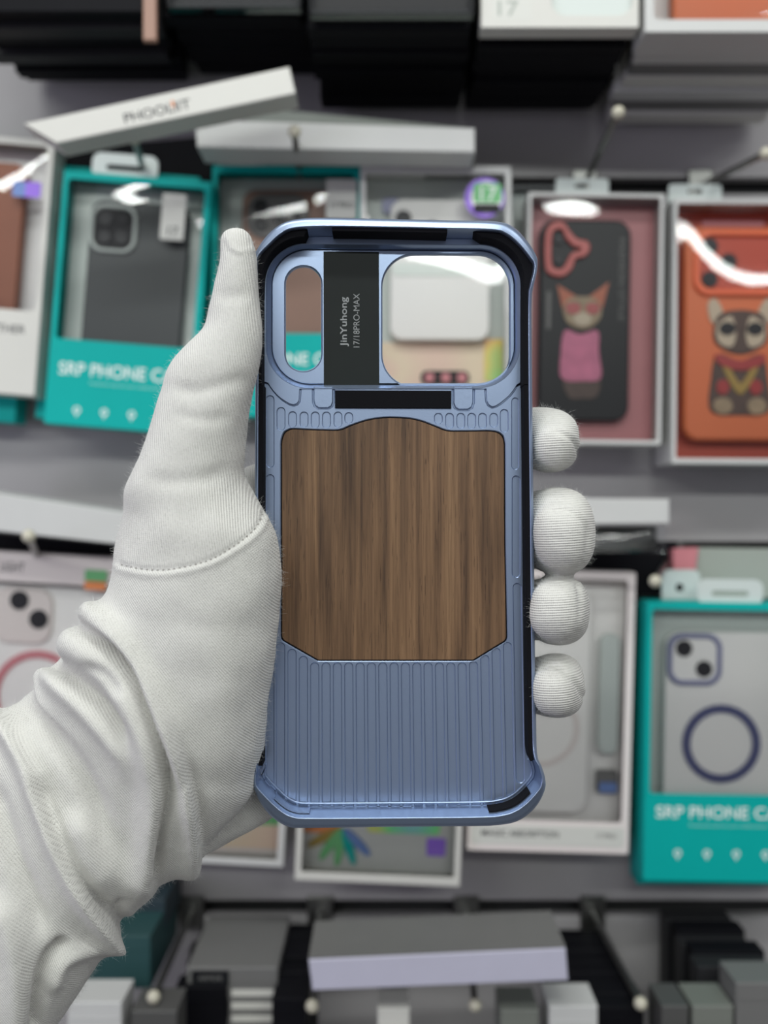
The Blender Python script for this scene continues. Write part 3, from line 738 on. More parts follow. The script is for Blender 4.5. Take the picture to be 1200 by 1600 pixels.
for i, (xa, xb, yt, mm, lb) in enumerate([(105, 190, 1566, 'cool', 'white carton top beside the sleeve at the bottom edge'),
        (205, 276, 1580, 'dim', 'shaded grey carton top left of the black labels at the bottom edge'),
        (590, 640, 1576, 'white', 'pale carton top below the middle of the lavender box'),
        (782, 842, 1578, 'dimp', 'grey green carton top right of the middle hook tip'),
        (858, 934, 1572, 'cool', 'pale grey carton top left of the bottom right hook tip'),
        (1034, 1076, 1572, 'dim', 'small grey carton top right of the bottom right hook tip'),
        (1082, 1146, 1572, 'dimp', 'beige grey carton top near the bottom right corner'),
        (1150, 1230, 1536, 'grey', 'tall grey carton in the bottom right corner')]):
    simple_box('small_carton', kx(xa, .61), kx(xb, .61), .61, .64, -.42, kz(yt, .61), M[mm], lb)

# ------------------------------------------------------------------ the blue phone case
case = empty('phone_case', P(616, 818, .309))
tag(case, 'light blue metal phone case with walnut inlay held upright by the gloved hand', 'phone case')
def rel(o):
    o.parent = case; o.matrix_parent_inverse = Matrix.Translation(-case.location)
    return o
YF = .3040                                    # front level of the ribbed inner plate
def cl(pts, Y=YF): return [((x - 600) * Y / F, (800 - y) * Y / F) for x, y in pts]
RO = [((600, 353), (600, 343)), ((690, 355), (690, 345)), ((768, 357), (774, 347)), ((792, 363), (804, 357)), ((814, 381), (826, 381)), ((831, 402), (838, 402)), ((836.5, 411), (839.5, 413)),
      ((836, 424), (838, 428)), ((831, 446), (832.5, 452)), ((828.5, 470), (831, 476)), ((829, 600), (832, 600)), ((831, 800), (834, 800)), ((833, 1000), (836, 1000)), ((835, 1150), (838.5, 1150)),
      ((837, 1183), (840, 1182)), ((843, 1197), (846, 1197)), ((848, 1214), (851, 1214)), ((847.5, 1225), (851, 1231)), ((843, 1235), (840, 1255)), ((825, 1255), (822, 1274)), ((807, 1268), (800, 1285)),
      ((786, 1275), (770, 1289)), ((750, 1278), (740, 1290)), ((600, 1279.5), (600, 1291)), ((482, 1280), (476, 1293)), ((458, 1278), (448, 1290)), ((442, 1271), (424, 1275)), ((424, 1256), (407, 1254)), ((404, 1235), (398, 1232)),
      ((398.5, 1225), (396.5, 1218)), ((398.5, 1206), (396.5, 1200)), ((400, 1190), (397.5, 1186)), ((400, 1000), (397.5, 1000)), ((400.5, 800), (398, 800)), ((401, 600), (398.5, 600)), ((401, 490), (398.5, 480)),
      ((399, 455), (396.5, 448)), ((399.5, 412), (397, 405)), ((403, 397), (404, 388)), ((421, 378), (420, 366)), ((437, 364), (441, 350)), ((456, 355), (466, 343)), ((500, 352), (505, 341))]
Rp = catmull([r for r, o in RO], 9); Op = catmull([o for r, o in RO], 9)
YR = .2945
def m2(p, Y): return np.stack([(p[:, 0] - 600) * Y / F, (800 - p[:, 1]) * Y / F], 1)
Rm, Om = m2(Rp, YR), m2(Op, .2980)
# the rim is lower along the sides, higher on the corners and ends
py = Rp[:, 1]; side = np.clip((py - 440) / 40, 0, 1) * np.clip((1195 - py) / 30, 0, 1)
drop = side * .0016
def shell_rings():
    inn = lambda p, d: offset_loop(p, -d if signed_area([tuple(q) for q in p]) < 0 else d)
    return [(inn(Rm, .00085), np.full(len(Rm), .3048)), (inn(Rm, .00050), YR + .0016 + drop), (inn(Rm, .00032), YR + .0004 + drop), (inn(Rm, .00012), YR + drop),
            (Rm, YR + .0001 + drop), (Rm * .62 + Om * .38, YR + .0004 + drop), (Rm * .30 + Om * .70, YR + .0010 + drop), (Rm * .08 + Om * .92, YR + .0021 + drop * .8), (Om, np.full(len(Om), .2984)), (inn(Om, .0003), np.full(len(Om), .3050)),
            (inn(Om, .0016), np.full(len(Om), .3082)), (inn(Om, .0040), np.full(len(Om), .3094))]
rings = shell_rings(); V, Fc = [], []; n = len(Rm)
for p, y in rings: V.extend((p[k, 0], float(y[k]), p[k, 1]) for k in range(n))
for r in range(len(rings) - 1):
    for k in range(n):
        a, b_ = r * n + k, r * n + (k + 1) % n; Fc.append((a, a + n, b_ + n, b_))
rim = rel(mesh_obj('side_frame', V, Fc, M['blue'], None, True))
bm = bmesh.new(); bm.from_mesh(rim.data); bmesh.ops.recalc_face_normals(bm, faces=bm.faces); bm.to_mesh(rim.data); bm.free()
inn_loop = offset_loop(Rm, .0008 * (-1 if signed_area([tuple(q) for q in Rm]) < 0 else 1))
back_loop = offset_loop(Om, .0040 * (-1 if signed_area([tuple(q) for q in Om]) < 0 else 1))
pill = rrect(446, 416, 502, 580, 27.9, 14); camo = rrect(597.5, 397.5, 796, 604, 50, 14)
ZS = YF / F
# back panel (outside skin) with the two openings, and the deeper floor seen inside grooves
rel(plate('back_panel', [[tuple(q) for q in back_loop], cl(pill, .3075), cl(camo, .3075)], .3068, .3094, .0, M['blue']))
lower = [tuple(q) for q in inn_loop if q[1] < (800 - 625) * YF / F]; z6 = (800 - 604) * YF / F
lower = [q for q in lower if q[0] > 0] + [q for q in lower if q[0] <= 0]; lower = [(lower[0][0], z6)] + lower + [(lower[-1][0], z6)]
rel(plate('groove_floor', [lower], .3045, .3068, 0, M['blue']))
# ribbed plate with engraved slots
def pillp(x, y0, y1, w_=11.5, x1=None):
    pts = rrect(x - w_ / 2, y0, x + w_ / 2, y1, w_ / 2, 6)
    if x1 is not None: pts = [(px_ + (x1 - x) * (py_ - y0) / (y1 - y0), py_) for px_, py_ in pts]
    return pts
grooves = []
for x, y0, y1 in ((439, 637, 672), (457, 643.5, 667), (475, 644, 667), (492.5, 644, 668), (510, 644, 668), (528, 644, 667), (545, 645, 661)): grooves.append(pillp(x, y0, y1))
for x, y0, y1 in ((685, 646, 662), (702.5, 646, 669), (720, 646, 669), (737, 646, 669), (754, 646, 669), (771.5, 646, 667), (788, 640, 675)): grooves.append(pillp(x, y0, y1))
grooves += [pillp(421.8, 618.5, 730), pillp(422, 742, 1000 - 110), pillp(421.5, 902, 1228, 12)]
grooves += [pillp(805.2, 622, 733, 10), pillp(806.5, 744, 902), pillp(808, 912, 1223, 12, 813)]
tops = [1005, 1015, 1026] + [1036] * 14 + [1034, 1024, 1013, 1004]
bots = [1252, 1262] + [1263] * 16 + [1262, 1258, 1246]
for i in range(21):
    xt = 438.5 + 17.72 * i; xb = 438 + 18.0 * i
    grooves.append(pillp(xt, tops[i], bots[i], 12, xb))
woodo = catmull([(438.5, 700), (439, 688), (443, 676), (450, 671), (458, 669.2), (480, 670.5), (505, 671.2), (530, 671), (548, 664), (572, 656), (596, 652), (617, 651.5), (640, 653), (660, 657.5), (682, 666), (700, 672.3), (725, 673), (745, 672.8), (765, 672.5), (779, 675), (787, 682), (789.5, 694)], 5, False).tolist() + \
        round_poly([(790, 850), (793, 1001), (740.5, 1033), (496, 1033), (438.5, 1000), (438.5, 850)], [0, 10, 6, 6, 10, 0], 5)
lobeL = [(414, 598.5), (419.5, 600), (423.5, 606), (428, 612), (434, 619), (441, 625.3), (452.5, 632.6), (459, 634.4), (465, 632.3), (468.6, 627.5), (470, 600)]
lobeR = [(758, 600), (759, 627), (762.5, 634), (768.7, 637.5), (775, 636), (784, 630.6), (790, 625.5), (797, 619), (803, 611.5), (808.5, 603), (812, 601)]
tabL = [(488.5, 600), (488.5, 628), (491, 635), (497, 639), (513, 639), (519, 636), (522, 629), (522, 600)]
tabR = [(707, 600), (707, 631), (710, 638), (716, 641.5), (732, 641.5), (738, 638), (741, 630), (741, 600)]
# outline of the ribbed plate: follows the inside wall; upper edge notched for lobes and tabs
low = [q for q in [tuple(q) for q in inn_loop]]
low = [q for q in low if q[1] < (800 - 598) * YF / F]
# reorder so that the list runs from the left wall down and around to the right wall
il = [tuple(q) for q in inn_loop]; idx = [i for i, q in enumerate(il) if q[1] < (800 - 598) * YF / F]
start = next(i for i in idx if il[i - 1][1] >= (800 - 598) * YF / F); seq = []
i = start
while il[i % len(il)][1] < (800 - 598) * YF / F: seq.append(il[i % len(il)]); i += 1
if seq[0][0] < 0: seq = seq[::-1]             # now right wall -> bottom -> left wall
topedge = [(408, 598)] + lobeL[0:1] + lobeL[1:-1] + [(470.3, 606), (488.2, 606)] + tabL[1:-1] + [(522.3, 606), (706.7, 606)] + tabR[1:-1] + [(741.3, 606), (757.7, 606)] + lobeR[1:-1] + [(813, 601), (824, 598)]
seq = [q for q in seq if True]
outer = cl(topedge) + seq
ribbed = rel(plate('ribbed_plate', [outer, cl(woodo)] + [cl(g) for g in grooves], YF, YF + .00055, .00021, M['blue']))
# walnut inlay
cx_, cy_ = 615, 845
wi = [(cx_ + (x - cx_) * .9885, cy_ + (y - cy_) * .9905) for x, y in woodo]
rel(plate('wood_inlay', [cl(wi)], YF + .00010, YF + .00041, .00012, M['wood']))
rel(plate('gap_shade_plate', [cl([(cx_ + (x - cx_) * .999, cy_ + (y - cy_) * .999) for x, y in woodo])], YF + .00042, YF + .00049, 0, M['foam']))  # black plate added so the gap round the inlay reads as shaded
# camera bracket: flange, sloped band, recessed plate
A = round_poly([(416, 382), (811, 384), (812, 606.5), (416, 606.5)], [62, 62, 66, 66], 14)
Bq = round_poly([(424, 389), (804, 391), (805, 601), (424, 601)], [56, 56, 60, 60], 14)
seqT = []
i = start - 1
while il[i % len(il)][1] >= (800 - 599.5) * YF / F or len(seqT) == 0:
    if il[i % len(il)][1] >= (800 - 599.5) * YF / F: seqT.append(il[i % len(il)])
    i -= 1
    if len(seqT) > 2000: break
if seqT[0][0] > 0: seqT = seqT[::-1]          # left wall -> top -> right wall
sh = lambda pts, d: pts
lobL2 = [(412.5, 597), (418.7, 598.6), (422.6, 604.6), (427, 610.6), (433, 617.4), (440.3, 623.6), (452, 630.8), (458.6, 632.4), (464, 630.6), (467, 626.5), (468.4, 608)]
lobR2 = [(759.8, 608), (760.6, 626.4), (763.5, 632.3), (768.9, 635.8), (774.5, 634.4), (783, 629), (789, 624), (796, 617.5), (802, 610), (807.6, 601.4), (812, 599)]
flange_outer = seqT + cl(lobR2[::-1]) + cl([(741, 608), (707, 608), (522, 608), (488, 608)]) + cl(lobL2[::-1])
rel(plate('camera_bracket', [flange_outer, cl(A)], YF - .0004, YF + .0020, .00012, M['blue']))
a2, b2_ = np.array(cl(A)), np.array(cl(Bq)); V, Fc = [], []; n = len(a2)
V += [(q[0], YF - .00035, q[1]) for q in a2] + [(q[0] * 1.0, YF + .0016, q[1]) for q in b2_ * ((YF + .0016) / YF)]
Fc = [(k, k + n, (k + 1) % n + n, (k + 1) % n) for k in range(n)]
sl = rel(mesh_obj('sloped_band', V, Fc, M['blue'], None, False))
Y2 = YF + .0015
rel(plate('camera_plate', [cl(Bq, Y2), cl(pill, Y2), cl(camo, Y2)], Y2, Y2 + .0018, .0004, M['blue']))
for nm, tb in (('hinge_tab', tabL), ('hinge_tab', tabR)):
    xs = [p[0] for p in tb]; cxx = sum(xs) / len(xs)
    t2 = [(cxx + (x - cxx) * .915, y if y < 610 else 600 + (y - 600) * .965) for x, y in tb]
    t2 = [(x, 604.0 if y <= 601 else y) for x, y in t2]
    rel(plate(nm, [cl(t2)], YF - .0002, YF + .0005, .0003, M['blue']))
# black sticker between the openings
st = rel(plate('sticker', [cl([(505.5, 393), (592, 394), (592.5, 604.5), (506, 604.5)], Y2)], Y2 - .00018, Y2 - .00002, .00004, M['sticker']))
def vtext(name, body, xc, ytop, ybot, h, bold):
    k = Y2 / F
    o = text_mesh(name, body, (xc - 600) * k - (ybot - ytop) * k / 2, (xc - 600) * k + (ybot - ytop) * k / 2, (800 - (ytop + ybot) / 2) * k, h * k, Y2 - .0002, M['stext'], None, math.pi / 2, bold)
    o.parent = st; o.matrix_parent_inverse = (st.matrix_parent_inverse.copy() @ Matrix.Identity(4)); o.matrix_parent_inverse = Matrix.Identity(4)
    return o
vtext('printed_name', 'JinYuhong', 538.5, 464.5, 541.5, 13.5, .012)
vtext('printed_model', '17/18PRO-MAX', 557, 459, 543, 9.5, -.004)
# foam pads on the inner wall
in0 = offset_loop(Rm, .00025 * (-1 if signed_area([tuple(q) for q in Rm]) < 0 else 1))
in1 = offset_loop(Rm, .0019 * (-1 if signed_area([tuple(q) for q in Rm]) < 0 else 1))
def band(i0, i1, name, yfront=.2962, wd=.0016, arc=False):
    """foam pad following the wall between two rim indices (wrapping)"""
    N_ = len(Rm); ids = []; i = i0
    while True:
        ids.append(i % N_)
        if i % N_ == i1 % N_: break
        i += 1
    if arc:                                   # fills the space up to the camera bracket's inner edge
        Aa = np.array(cl(A)); Aa = offset_loop(Aa, .0003 * (-1 if signed_area(cl(A)) > 0 else 1)); inner_ = []
        for k in ids:
            tgt = inn_loop[k]
            if Rp[k, 1] > 462: inner_.append((((413.6 if tgt[0] < 0 else 812.6) - 600) * YF / F, Rm[k][1])); continue
            j = int(np.argmin(((Aa - tgt) ** 2).sum(1))); inner_.append(tuple(Aa[j]))
        ded = [inner_[0]]
        for q_ in inner_[1:]:
            if abs(q_[0] - ded[-1][0]) + abs(q_[1] - ded[-1][1]) > 2e-5: ded.append(q_)
        lp = [tuple(in0[k]) for k in ids] + ded[::-1]
    else:
        i1_ = offset_loop(Rm, wd * (-1 if signed_area([tuple(q) for q in Rm]) < 0 else 1))
        lp = [tuple(in0[k]) for k in ids] + [tuple(i1_[k]) for k in ids[::-1]]
    return rel(plate(name, [lp], yfront, YF - .0003, .0002, M['foam']))
def nearest(px, py_): return int(np.argmin((Rp[:, 0] - px) ** 2 + (Rp[:, 1] - py_) ** 2))
band(nearest(522, 352), nearest(703, 355), 'foam_pad', .2953, .0015)
band(nearest(742, 356), nearest(829, 596), 'foam_pad', .2964, arc=True)
band(nearest(401, 592), nearest(482, 352), 'foam_pad', .2964, arc=True)
band(nearest(830, 602), nearest(838, 1190), 'foam_pad', .2965, .0016)
band(nearest(400, 1198), nearest(401, 599), 'foam_pad', .2965, .0016)
rel(plate('foam_pad', [cl([(523.5, 610), (705, 611), (705, 638.5), (523.5, 638)])], YF - .0006, YF + .0002, .00015, M['foam']))
# dark gaskets inside the lower corners
for a, b_ in (((835, 1246), (768, 1277)), ((480, 1280), (424, 1256))):
    N_ = len(Rm); ids = list(range(nearest(*a), nearest(*b_) + 1))
    i0_ = offset_loop(Rm, .00075 * (-1 if signed_area([tuple(q) for q in Rm]) < 0 else 1)); i1_ = offset_loop(Rm, .0011 * (-1 if signed_area([tuple(q) for q in Rm]) < 0 else 1))
    rel(plate('corner_gasket', [[tuple(i0_[k]) for k in ids] + [tuple(i1_[k]) for k in ids[::-1]]], .2975, YF - .0003, 0, M['foam'] if a[0] > 800 else M['blue']))
# raised bead between floor and wall at the lower end
ids = list(range(nearest(841, 1190 + 2), nearest(400, 1200)))
i0_ = offset_loop(Rm, .0016 * (-1 if signed_area([tuple(q) for q in Rm]) < 0 else 1)); i1_ = offset_loop(Rm, .0021 * (-1 if signed_area([tuple(q) for q in Rm]) < 0 else 1))
rel(plate('edge_bead', [[tuple(i0_[k]) for k in ids] + [tuple(i1_[k]) for k in ids[::-1]]], YF - .0004, YF + .0002, .00015, M['blue']))

# ------------------------------------------------------------------ the gloved hand
def loft(rings_, sub=5, seg=44, ex=2.2):
    """rings: (Lx,Ly,LY, Rx,Ry,RY, half_depth) -> closed tube whose sides pass through L and R"""
    R_ = catmull([[*P(a[0], a[1], a[2]), *P(a[3], a[4], a[5]), a[6]] for a in rings_], sub, False)
    V, Fc = [], []; n = len(R_)
    axes = []
    for i in range(n):
        L_, Q_ = Vector(R_[i][:3]), Vector(R_[i][3:6])
        c0 = Vector((R_[max(i - 1, 0)][:3] + R_[max(i - 1, 0)][3:6]) / 2); c1 = Vector((R_[min(i + 1, n - 1)][:3] + R_[min(i + 1, n - 1)][3:6]) / 2)
        ax = (Q_ - L_) / 2; tn = (c1 - c0).normalized(); nn = ax.cross(tn).normalized()
        if nn.y > 0: nn = -nn
        for k in range(seg):
            th = 2 * math.pi * k / seg; cc, ss = math.cos(th), math.sin(th)
            f = lambda v: math.copysign(abs(v) ** (2 / ex), v)
            V.append((L_ + Q_) / 2 + ax * f(cc) + nn * R_[i][6] * f(ss))
    for i in range(n - 1):
        for k in range(seg):
            a, b_ = i * seg + k, i * seg + (k + 1) % seg; Fc.append((a, b_, b_ + seg, a + seg))
    Fc.append(tuple(range(seg))[::-1]); Fc.append(tuple(range((n - 1) * seg, n * seg)))
    return V, Fc
def sq(v): return math.copysign(abs(v) ** .80, v)
def chain(pts, sub=5, seg=28):
    """tube with round ends: (px,py,Y,rx_mm,rz_mm)"""
    A_ = catmull([[*P(a[0], a[1], a[2]), a[3] / 1000, a[4] / 1000] for a in pts], sub, False); n = len(A_)
    rows = []
    def row(c, t, rx, rz, s, shift):
        up = Vector((0, 0, 1)); sd = t.cross(up).normalized(); up2 = sd.cross(t).normalized()
        return [c + t * shift + sd * rx * s * sq(math.cos(2 * math.pi * k / seg)) + up2 * rz * s * sq(math.sin(2 * math.pi * k / seg)) for k in range(seg)]
    T = [Vector(A_[min(i + 1, n - 1)][:3] - A_[max(i - 1, 0)][:3]).normalized() for i in range(n)]
    for j in (1, 2, 3, 4):
        a = math.pi / 2 * (1 - j / 5); rows.append(row(Vector(A_[0][:3]), T[0], A_[0][3], A_[0][4], math.cos(a), -A_[0][3] * math.sin(a)))
    for i in range(n): rows.append(row(Vector(A_[i][:3]), T[i], A_[i][3], A_[i][4], 1, 0))
    for j in (4, 3, 2, 1):
        a = math.pi / 2 * (1 - j / 5); rows.append(row(Vector(A_[-1][:3]), T[-1], A_[-1][3], A_[-1][4], math.cos(a), A_[-1][3] * math.sin(a)))
    V = [v for r in rows for v in r]; Fc = []
    for i in range(len(rows) - 1):
        for k in range(seg):
            a, b_ = i * seg + k, i * seg + (k + 1) % seg; Fc.append((a, b_, b_ + seg, a + seg))
    Fc.append(tuple(range(seg))[::-1]); Fc.append(tuple(range((len(rows) - 1) * seg, len(rows) * seg)))
    return V, Fc
tY = .2885
main = [(359, 359, tY, 373, 359, tY, .0012), (348, 366, tY, 387, 367, tY, .0038), (344.5, 380, tY, 394, 385, tY, .0052), (344, 405, tY, 399, 410, tY, .0062),
        (336, 440, tY, 402, 440, tY, .0070), (326, 478, tY, 406, 475, tY, .0080), (316, 512, tY, 409, 510, tY, .0090), (290, 541, tY, 409, 540, tY, .0100), (266, 575, .289, 403, 577, tY, .0115),
        (255, 620, .290, 390, 622, tY, .0128), (242, 668, .291, 382, 670, tY, .0140), (224, 712, .292, 378, 712, tY, .0152), (203, 758, .294, 378, 750, .2885, .0170), (200, 800, .295, 408, 800, .2885, .0182),
        (187, 850, .296, 428, 840, .288, .0195), (184, 890, .297, 432, 890, .287, .0205), (175, 925, .298, 431, 930, .287, .0215), (151, 948, .299, 429, 970, .288, .0218), (147, 966, .299, 424, 1010, .288, .022), (122, 985, .300, 419, 1050, .289, .0225), (117, 1018, .300, 413, 1090, .290, .023),
        (92, 1035, .300, 407, 1160, .293, .024), (66, 1048, .300, 403, 1200, .297, .0245), (58, 1074, .300, 393, 1246, .300, .0245), (20, 1098, .300, 318, 1325, .306, .0255), (-20, 1135, .300, 262, 1372, .306, .027), (-70, 1200, .300, 192, 1450, .304, .028),
        (-130, 1290, .300, 140, 1526, .300, .029), (-190, 1380, .300, 90, 1600, .300, .030), (-260, 1480, .300, 20, 1720, .300, .030)]
palm = [(330, 740, .322, 520, 745, .325, .006), (310, 800, .318, 620, 790, .326, .0105), (300, 900, .318, 640, 900, .326, .0115), (290, 1000, .318, 640, 1010, .326, .012), (280, 1100, .318, 620, 1110, .326, .012),
        (260, 1190, .314, 560, 1190, .324, .011), (250, 1260, .310, 470, 1245, .321, .010), (262, 1318, .308, 412, 1285, .318, .009), (270, 1345, .306, 340, 1318, .314, .004)]
fing = [[(405, 770, .321, 9, 9.2), (480, 750, .326, 9, 9), (600, 712, .328, 9, 9), (760, 688, .327, 8.6, 8.8), (835, 684, .321, 8.6, 9.0), (862, 689, .309, 8.6, 9.2), (864, 697, .3005, 6.0, 6.4)],
        [(420, 850, .325, 10, 11), (600, 842, .329, 10, 11), (780, 832, .328, 9.5, 11), (852, 828, .319, 9.8, 12.2), (878, 832, .304, 10.2, 12.8), (876, 838, .2950, 8.0, 9.6)],
        [(420, 960, .325, 10, 10), (600, 958, .329, 9.5, 10), (780, 955, .328, 9, 9.6), (850, 953, .319, 9, 9.6), (871, 952, .305, 9.4, 9.9), (867, 952, .2960, 7.6, 8.6)],
        [(420, 1060, .325, 9, 9), (600, 1066, .329, 8.5, 9), (780, 1070, .328, 8, 8.5), (846, 1070, .319, 8.4, 8.8), (868, 1073, .306, 8.8, 9.2), (866, 1080, .2975, 6.4, 7.2)]]
V, Fc = [], []
for g in [loft(main), loft(palm)] + [chain(f) for f in fing]:
    s = len(V); V += g[0]; Fc += [tuple(i + s for i in f) for f in g[1]]
me = bpy.data.meshes.new('hand_raw'); me.from_pydata([tuple(v) for v in V], [], Fc); me.update()
bm = bmesh.new(); bm.from_mesh(me); bmesh.ops.recalc_face_normals(bm, faces=bm.faces); bm.to_mesh(me); bm.free()
raw = bpy.data.objects.new('hand_raw', me); C.objects.link(raw)
md = raw.modifiers.new('r', 'REMESH'); md.mode = 'VOXEL'; md.voxel_size = .00075; md.use_smooth_shade = True
ms = raw.modifiers.new('s', 'SMOOTH'); ms.factor = .6; ms.iterations = 9
dg = bpy.context.evaluated_depsgraph_get(); dg.update()
hm = bpy.data.meshes.new_from_object(raw.evaluated_get(dg)); bpy.data.objects.remove(raw)
hm.name = 'gloved_hand'
N_ = len(hm.vertices); co = np.empty(N_ * 3, np.float32); hm.vertices.foreach_get('co', co); co = co.reshape(-1, 3).astype(float)
def normals():
    a = np.empty(N_ * 3, np.float32); hm.vertex_normals.foreach_get('vector', a); return a.reshape(-1, 3).astype(float)
nrm = normals()
px = 600 + co[:, 0] / co[:, 1] * F; pyv = 800 - co[:, 2] / co[:, 1] * F
def poly_dist(pts):
    """distance, signed distance and arc length (all px) from each vertex to a smoothed line"""
    L_ = catmull(pts, 5, False); best = np.full(N_, 1e9); sg = np.zeros(N_); ar = np.zeros(N_); acc = 0
    tot = np.sum(np.linalg.norm(np.diff(L_, axis=0), axis=1))
    for a, b_ in zip(L_[:-1], L_[1:]):
        d = b_ - a; ln = np.linalg.norm(d); 
        if ln < 1e-6: continue
        t = np.clip(((px - a[0]) * d[0] + (pyv - a[1]) * d[1]) / ln ** 2, 0, 1)
        qx, qy = px - a[0] - t * d[0], pyv - a[1] - t * d[1]; dd = np.hypot(qx, qy); cr_ = (d[0] * qy - d[1] * qx) / ln
        mk = dd < best; best[mk] = dd[mk]; sg[mk] = np.sign(cr_[mk]) * dd[mk]; ar[mk] = acc + t[mk] * ln; acc += ln
    return best, sg, ar, tot
frontw = np.clip(.35 - nrm[:, 1], 0, 1) / 1.0; frontw = np.clip(frontw * 2.5, 0, 1)
disp = np.zeros(N_)
def fold(pts, amp, w_, shape='ridge', ends=.18, w2=None):
    """amp mm; ridge: bump; crease: sharp step, high on the left of the line's direction"""
    global disp
    d, sg, ar, tot = poly_dist(pts); u = ar / tot
    env = np.clip(u / ends, 0, 1) * np.clip((1 - u) / ends, 0, 1) if ends else 1
    env = env * env * (3 - 2 * env) if ends else 1
    if shape == 'ridge': g = np.exp(-(d / w_) ** 2)
    else:
        ww = w2 or w_ * 3.5
        g = np.where(sg < 0, np.exp(-(np.abs(sg) / ww) ** 2) * (1 - np.exp(-(np.abs(sg) / (w_ * .6)) ** 2)) * 1.0, 0) - .55 * np.exp(-(d / w_) ** 2)
    disp += amp / 1000 * g * env * frontw
# creases and swells of the loose cuff, following the folds seen in the glove
fold([(120, 945), (157, 968), (190, 1000), (219, 1050), (250, 1118), (280, 1190), (292, 1256), (296, 1318), (287, 1378), (280, 1420)], 4.6, 16, ends=.07)
fold([(135, 985), (172, 1006), (208, 1052), (236, 1122), (257, 1185), (264, 1240), (252, 1310), (246, 1372), (246, 1400)], -5.6, 8.5, ends=.12)
fold([(262, 1105), (292, 1190), (314, 1270), (316, 1335), (312, 1360)], -3.0, 10, ends=.42)
fold([(80, 995), (120, 1010), (155, 1035), (190, 1080), (226, 1150), (240, 1220), (236, 1300), (212, 1380), (200, 1420)], 5.0, 22, ends=.10)
fold([(50, 1032), (98, 1050), (140, 1083), (180, 1125), (212, 1185)], -3.6, 12, ends=.32)
fold([(135, 1036), (170, 1050), (200, 1092)], -2.0, 9, ends=.3)
fold([(20, 1040), (66, 1056), (105, 1078), (150, 1125), (190, 1180), (205, 1240)], 3.6, 17, ends=.3)
fold([(0, 1085), (40, 1106), (85, 1156), (130, 1215), (160, 1290), (165, 1350)], -4.0, 16, ends=.32)
fold([(-40, 1090), (0, 1130), (35, 1190), (62, 1260), (90, 1330), (125, 1400), (168, 1464), (200, 1490)], 5.0, 14, ends=.08)
fold([(55, 1205), (84, 1285), (112, 1350), (150, 1405), (185, 1436), (210, 1446)], -3.6, 11, ends=.15)
fold([(100, 1260), (130, 1300), (150, 1350), (190, 1400)], 2.6, 30, ends=.3)
fold([(-20, 1200), (14, 1310), (50, 1400), (78, 1478)], -3.0, 16, ends=.2)
fold([(110, 1466), (78, 1498), (62, 1545), (54, 1620)], -4.2, 10, ends=.12)
fold([(190, 1478), (135, 1484), (95, 1505), (80, 1560)], 2.6, 13, ends=.2)
fold([(-20, 1390), (10, 1450), (24, 1530), (20, 1640)], 3.4, 22, ends=.2)
fold([(330, 960), (350, 1060), (352, 1160), (335, 1270)], .9, 36, ends=.3)
fold([(225, 1475), (192, 1432), (198, 1395)], -2.2, 9, ends=.3)
fold([(380, 1000), (384, 1100), (376, 1200)], -.5, 22, ends=.3)
# knuckle wrinkles of the thumb and the swell of its base
fold([(255, 600), (300, 610), (350, 600), (395, 585)], -.7, 12, ends=.25)
fold([(262, 640), (310, 655), (370, 650)], -.5, 10, ends=.3)
fold([(330, 455), (360, 462), (398, 455)], -.5, 12, ends=.3)
fold([(210, 742), (260, 752), (330, 745), (375, 720)], -.7, 13, ends=.3)
fold([(220, 820), (300, 835), (380, 810)], .9, 32, ends=.3)
# seams
seam = [(186, 882), (204, 886), (228, 890), (252, 891), (278, 888), (305, 882), (332, 873), (357, 859), (382, 842), (402, 822), (412, 800)]
sd, ssg, sar, stot = poly_dist(seam)
inside = (px < 436) & (co[:, 1] < .2925)
disp += np.where(inside, (-.00055 * np.exp(-(sd / 2.6) ** 2) + .00045 * np.exp(-((ssg - 7) / 5) ** 2)) * frontw, 0)
for c_, amp in (([(866, 672), (888, 684), (902, 700), (906, 716)], -.55), ([(852, 800), (880, 795), (904, 808), (917, 832), (914, 864), (904, 892)], -.55),
                ([(898, 908), (904, 935), (903, 965), (897, 992)], -.5), ([(842, 1048), (866, 1042), (892, 1060), (906, 1080), (916, 1098)], -.6), ([(350, 372), (356, 390), (372, 400), (392, 392)], -.25)):
    fold(c_, amp, 3.0, ends=.1)
    fold([(x + 5, y - 4) for x, y in c_], .35, 5, ends=.1)
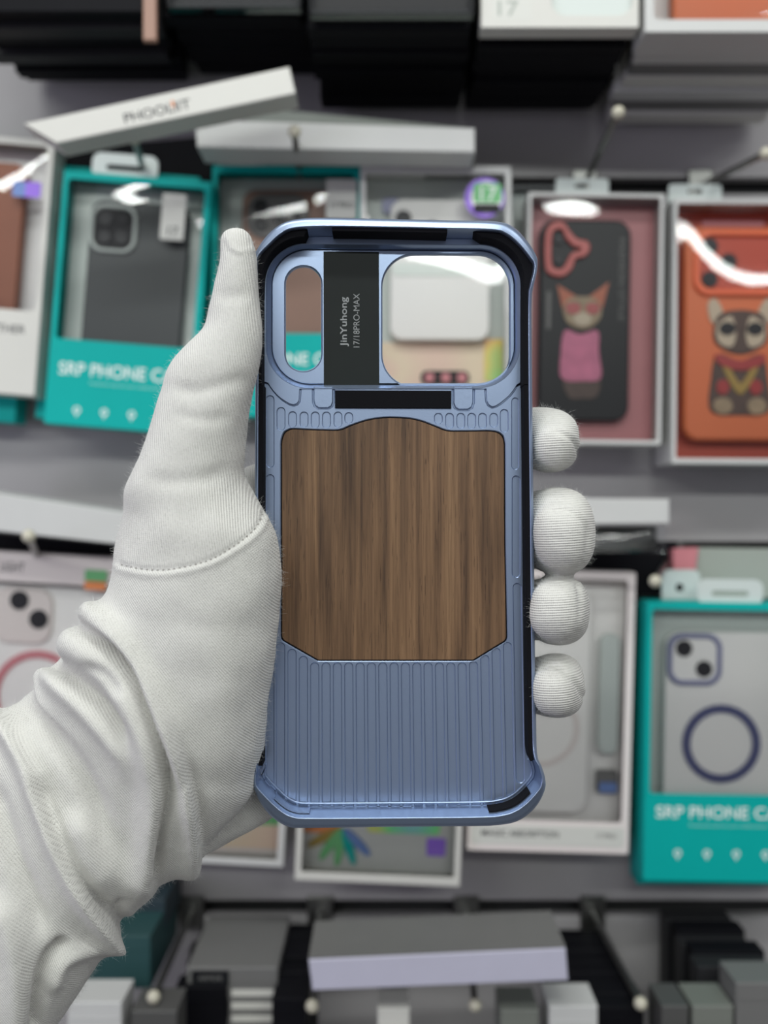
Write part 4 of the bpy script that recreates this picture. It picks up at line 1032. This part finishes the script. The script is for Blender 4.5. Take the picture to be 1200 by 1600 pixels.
# soft unevenness of the cloth
rng = np.random.RandomState(3)
for f_, a_ in ((55, .00035), (110, .00012), (230, .00004)):
    for _ in range(5):
        k_ = rng.normal(size=3); k_ *= f_ * 2 / np.linalg.norm(k_); disp += a_ / 2.2 * np.sin(co @ k_ * 2 + rng.uniform(0, 6.3))
co2 = co + nrm * disp[:, None]
hm.vertices.foreach_set('co', co2.astype(np.float32).ravel()); hm.update()
def fattr(nm, arr):
    a = hm.attributes.new(nm, 'FLOAT', 'POINT'); a.data.foreach_set('value', arr.astype(np.float32))
fattr('seam_d', np.where(inside, ssg, 99)); fattr('seam_s', sar)
sx = np.interp(px, [p[0] for p in seam], [p[1] for p in seam])
fattr('palm', np.clip((pyv - sx) / 3, 0, 1)); fattr('finger', np.clip((px - 600) / 20, 0, 1))
hm.materials.clear(); hm.materials.append(M['glove']); hm.shade_smooth()
hand = empty('gloved_hand', (0, 0, 0)); 
hand = bpy.data.objects.new('person', hm); C.objects.link(hand)
for o in list(C.objects):
    if o.type == 'EMPTY' and o.name.startswith('gloved_hand'): bpy.data.objects.remove(o)
tag(hand, 'person holding up the blue phone case, only a left hand in a white knitted glove', 'person')
# cotton fuzz
nr2 = normals(); cand = np.where((nr2[:, 1] < .45) & (px > -60) & (pyv < 1650))[0]
sidew = 1 - np.abs(nr2[cand, 1]); prob = .12 + sidew ** 2; prob /= prob.sum()
pick = rng.choice(cand, 18000, p=prob)
cu = bpy.data.curves.new('cotton_fuzz', 'CURVE'); cu.dimensions = '3D'; cu.bevel_depth = .000017; cu.bevel_resolution = 0; cu.resolution_u = 1
for i in pick:
    p = co2[i] - nr2[i] * .0001 + rng.normal(size=3) * .0002; d = nr2[i] + rng.normal(size=3) * .75; d /= np.linalg.norm(d); ln = rng.uniform(.0005, .0018); bend = rng.normal(size=3) * .35
    sp = cu.splines.new('POLY'); sp.points.add(3)
    for k in range(4):
        t = k / 3; q_ = p + (d * t + bend * t * t) * ln; sp.points[k].co = (*q_, 1); sp.points[k].radius = 1 - .7 * t
cu.materials.append(M['fibre'])
fz = bpy.data.objects.new('cotton_fuzz', cu); C.objects.link(fz); fz.parent = hand; fz['kind'] = 'stuff'
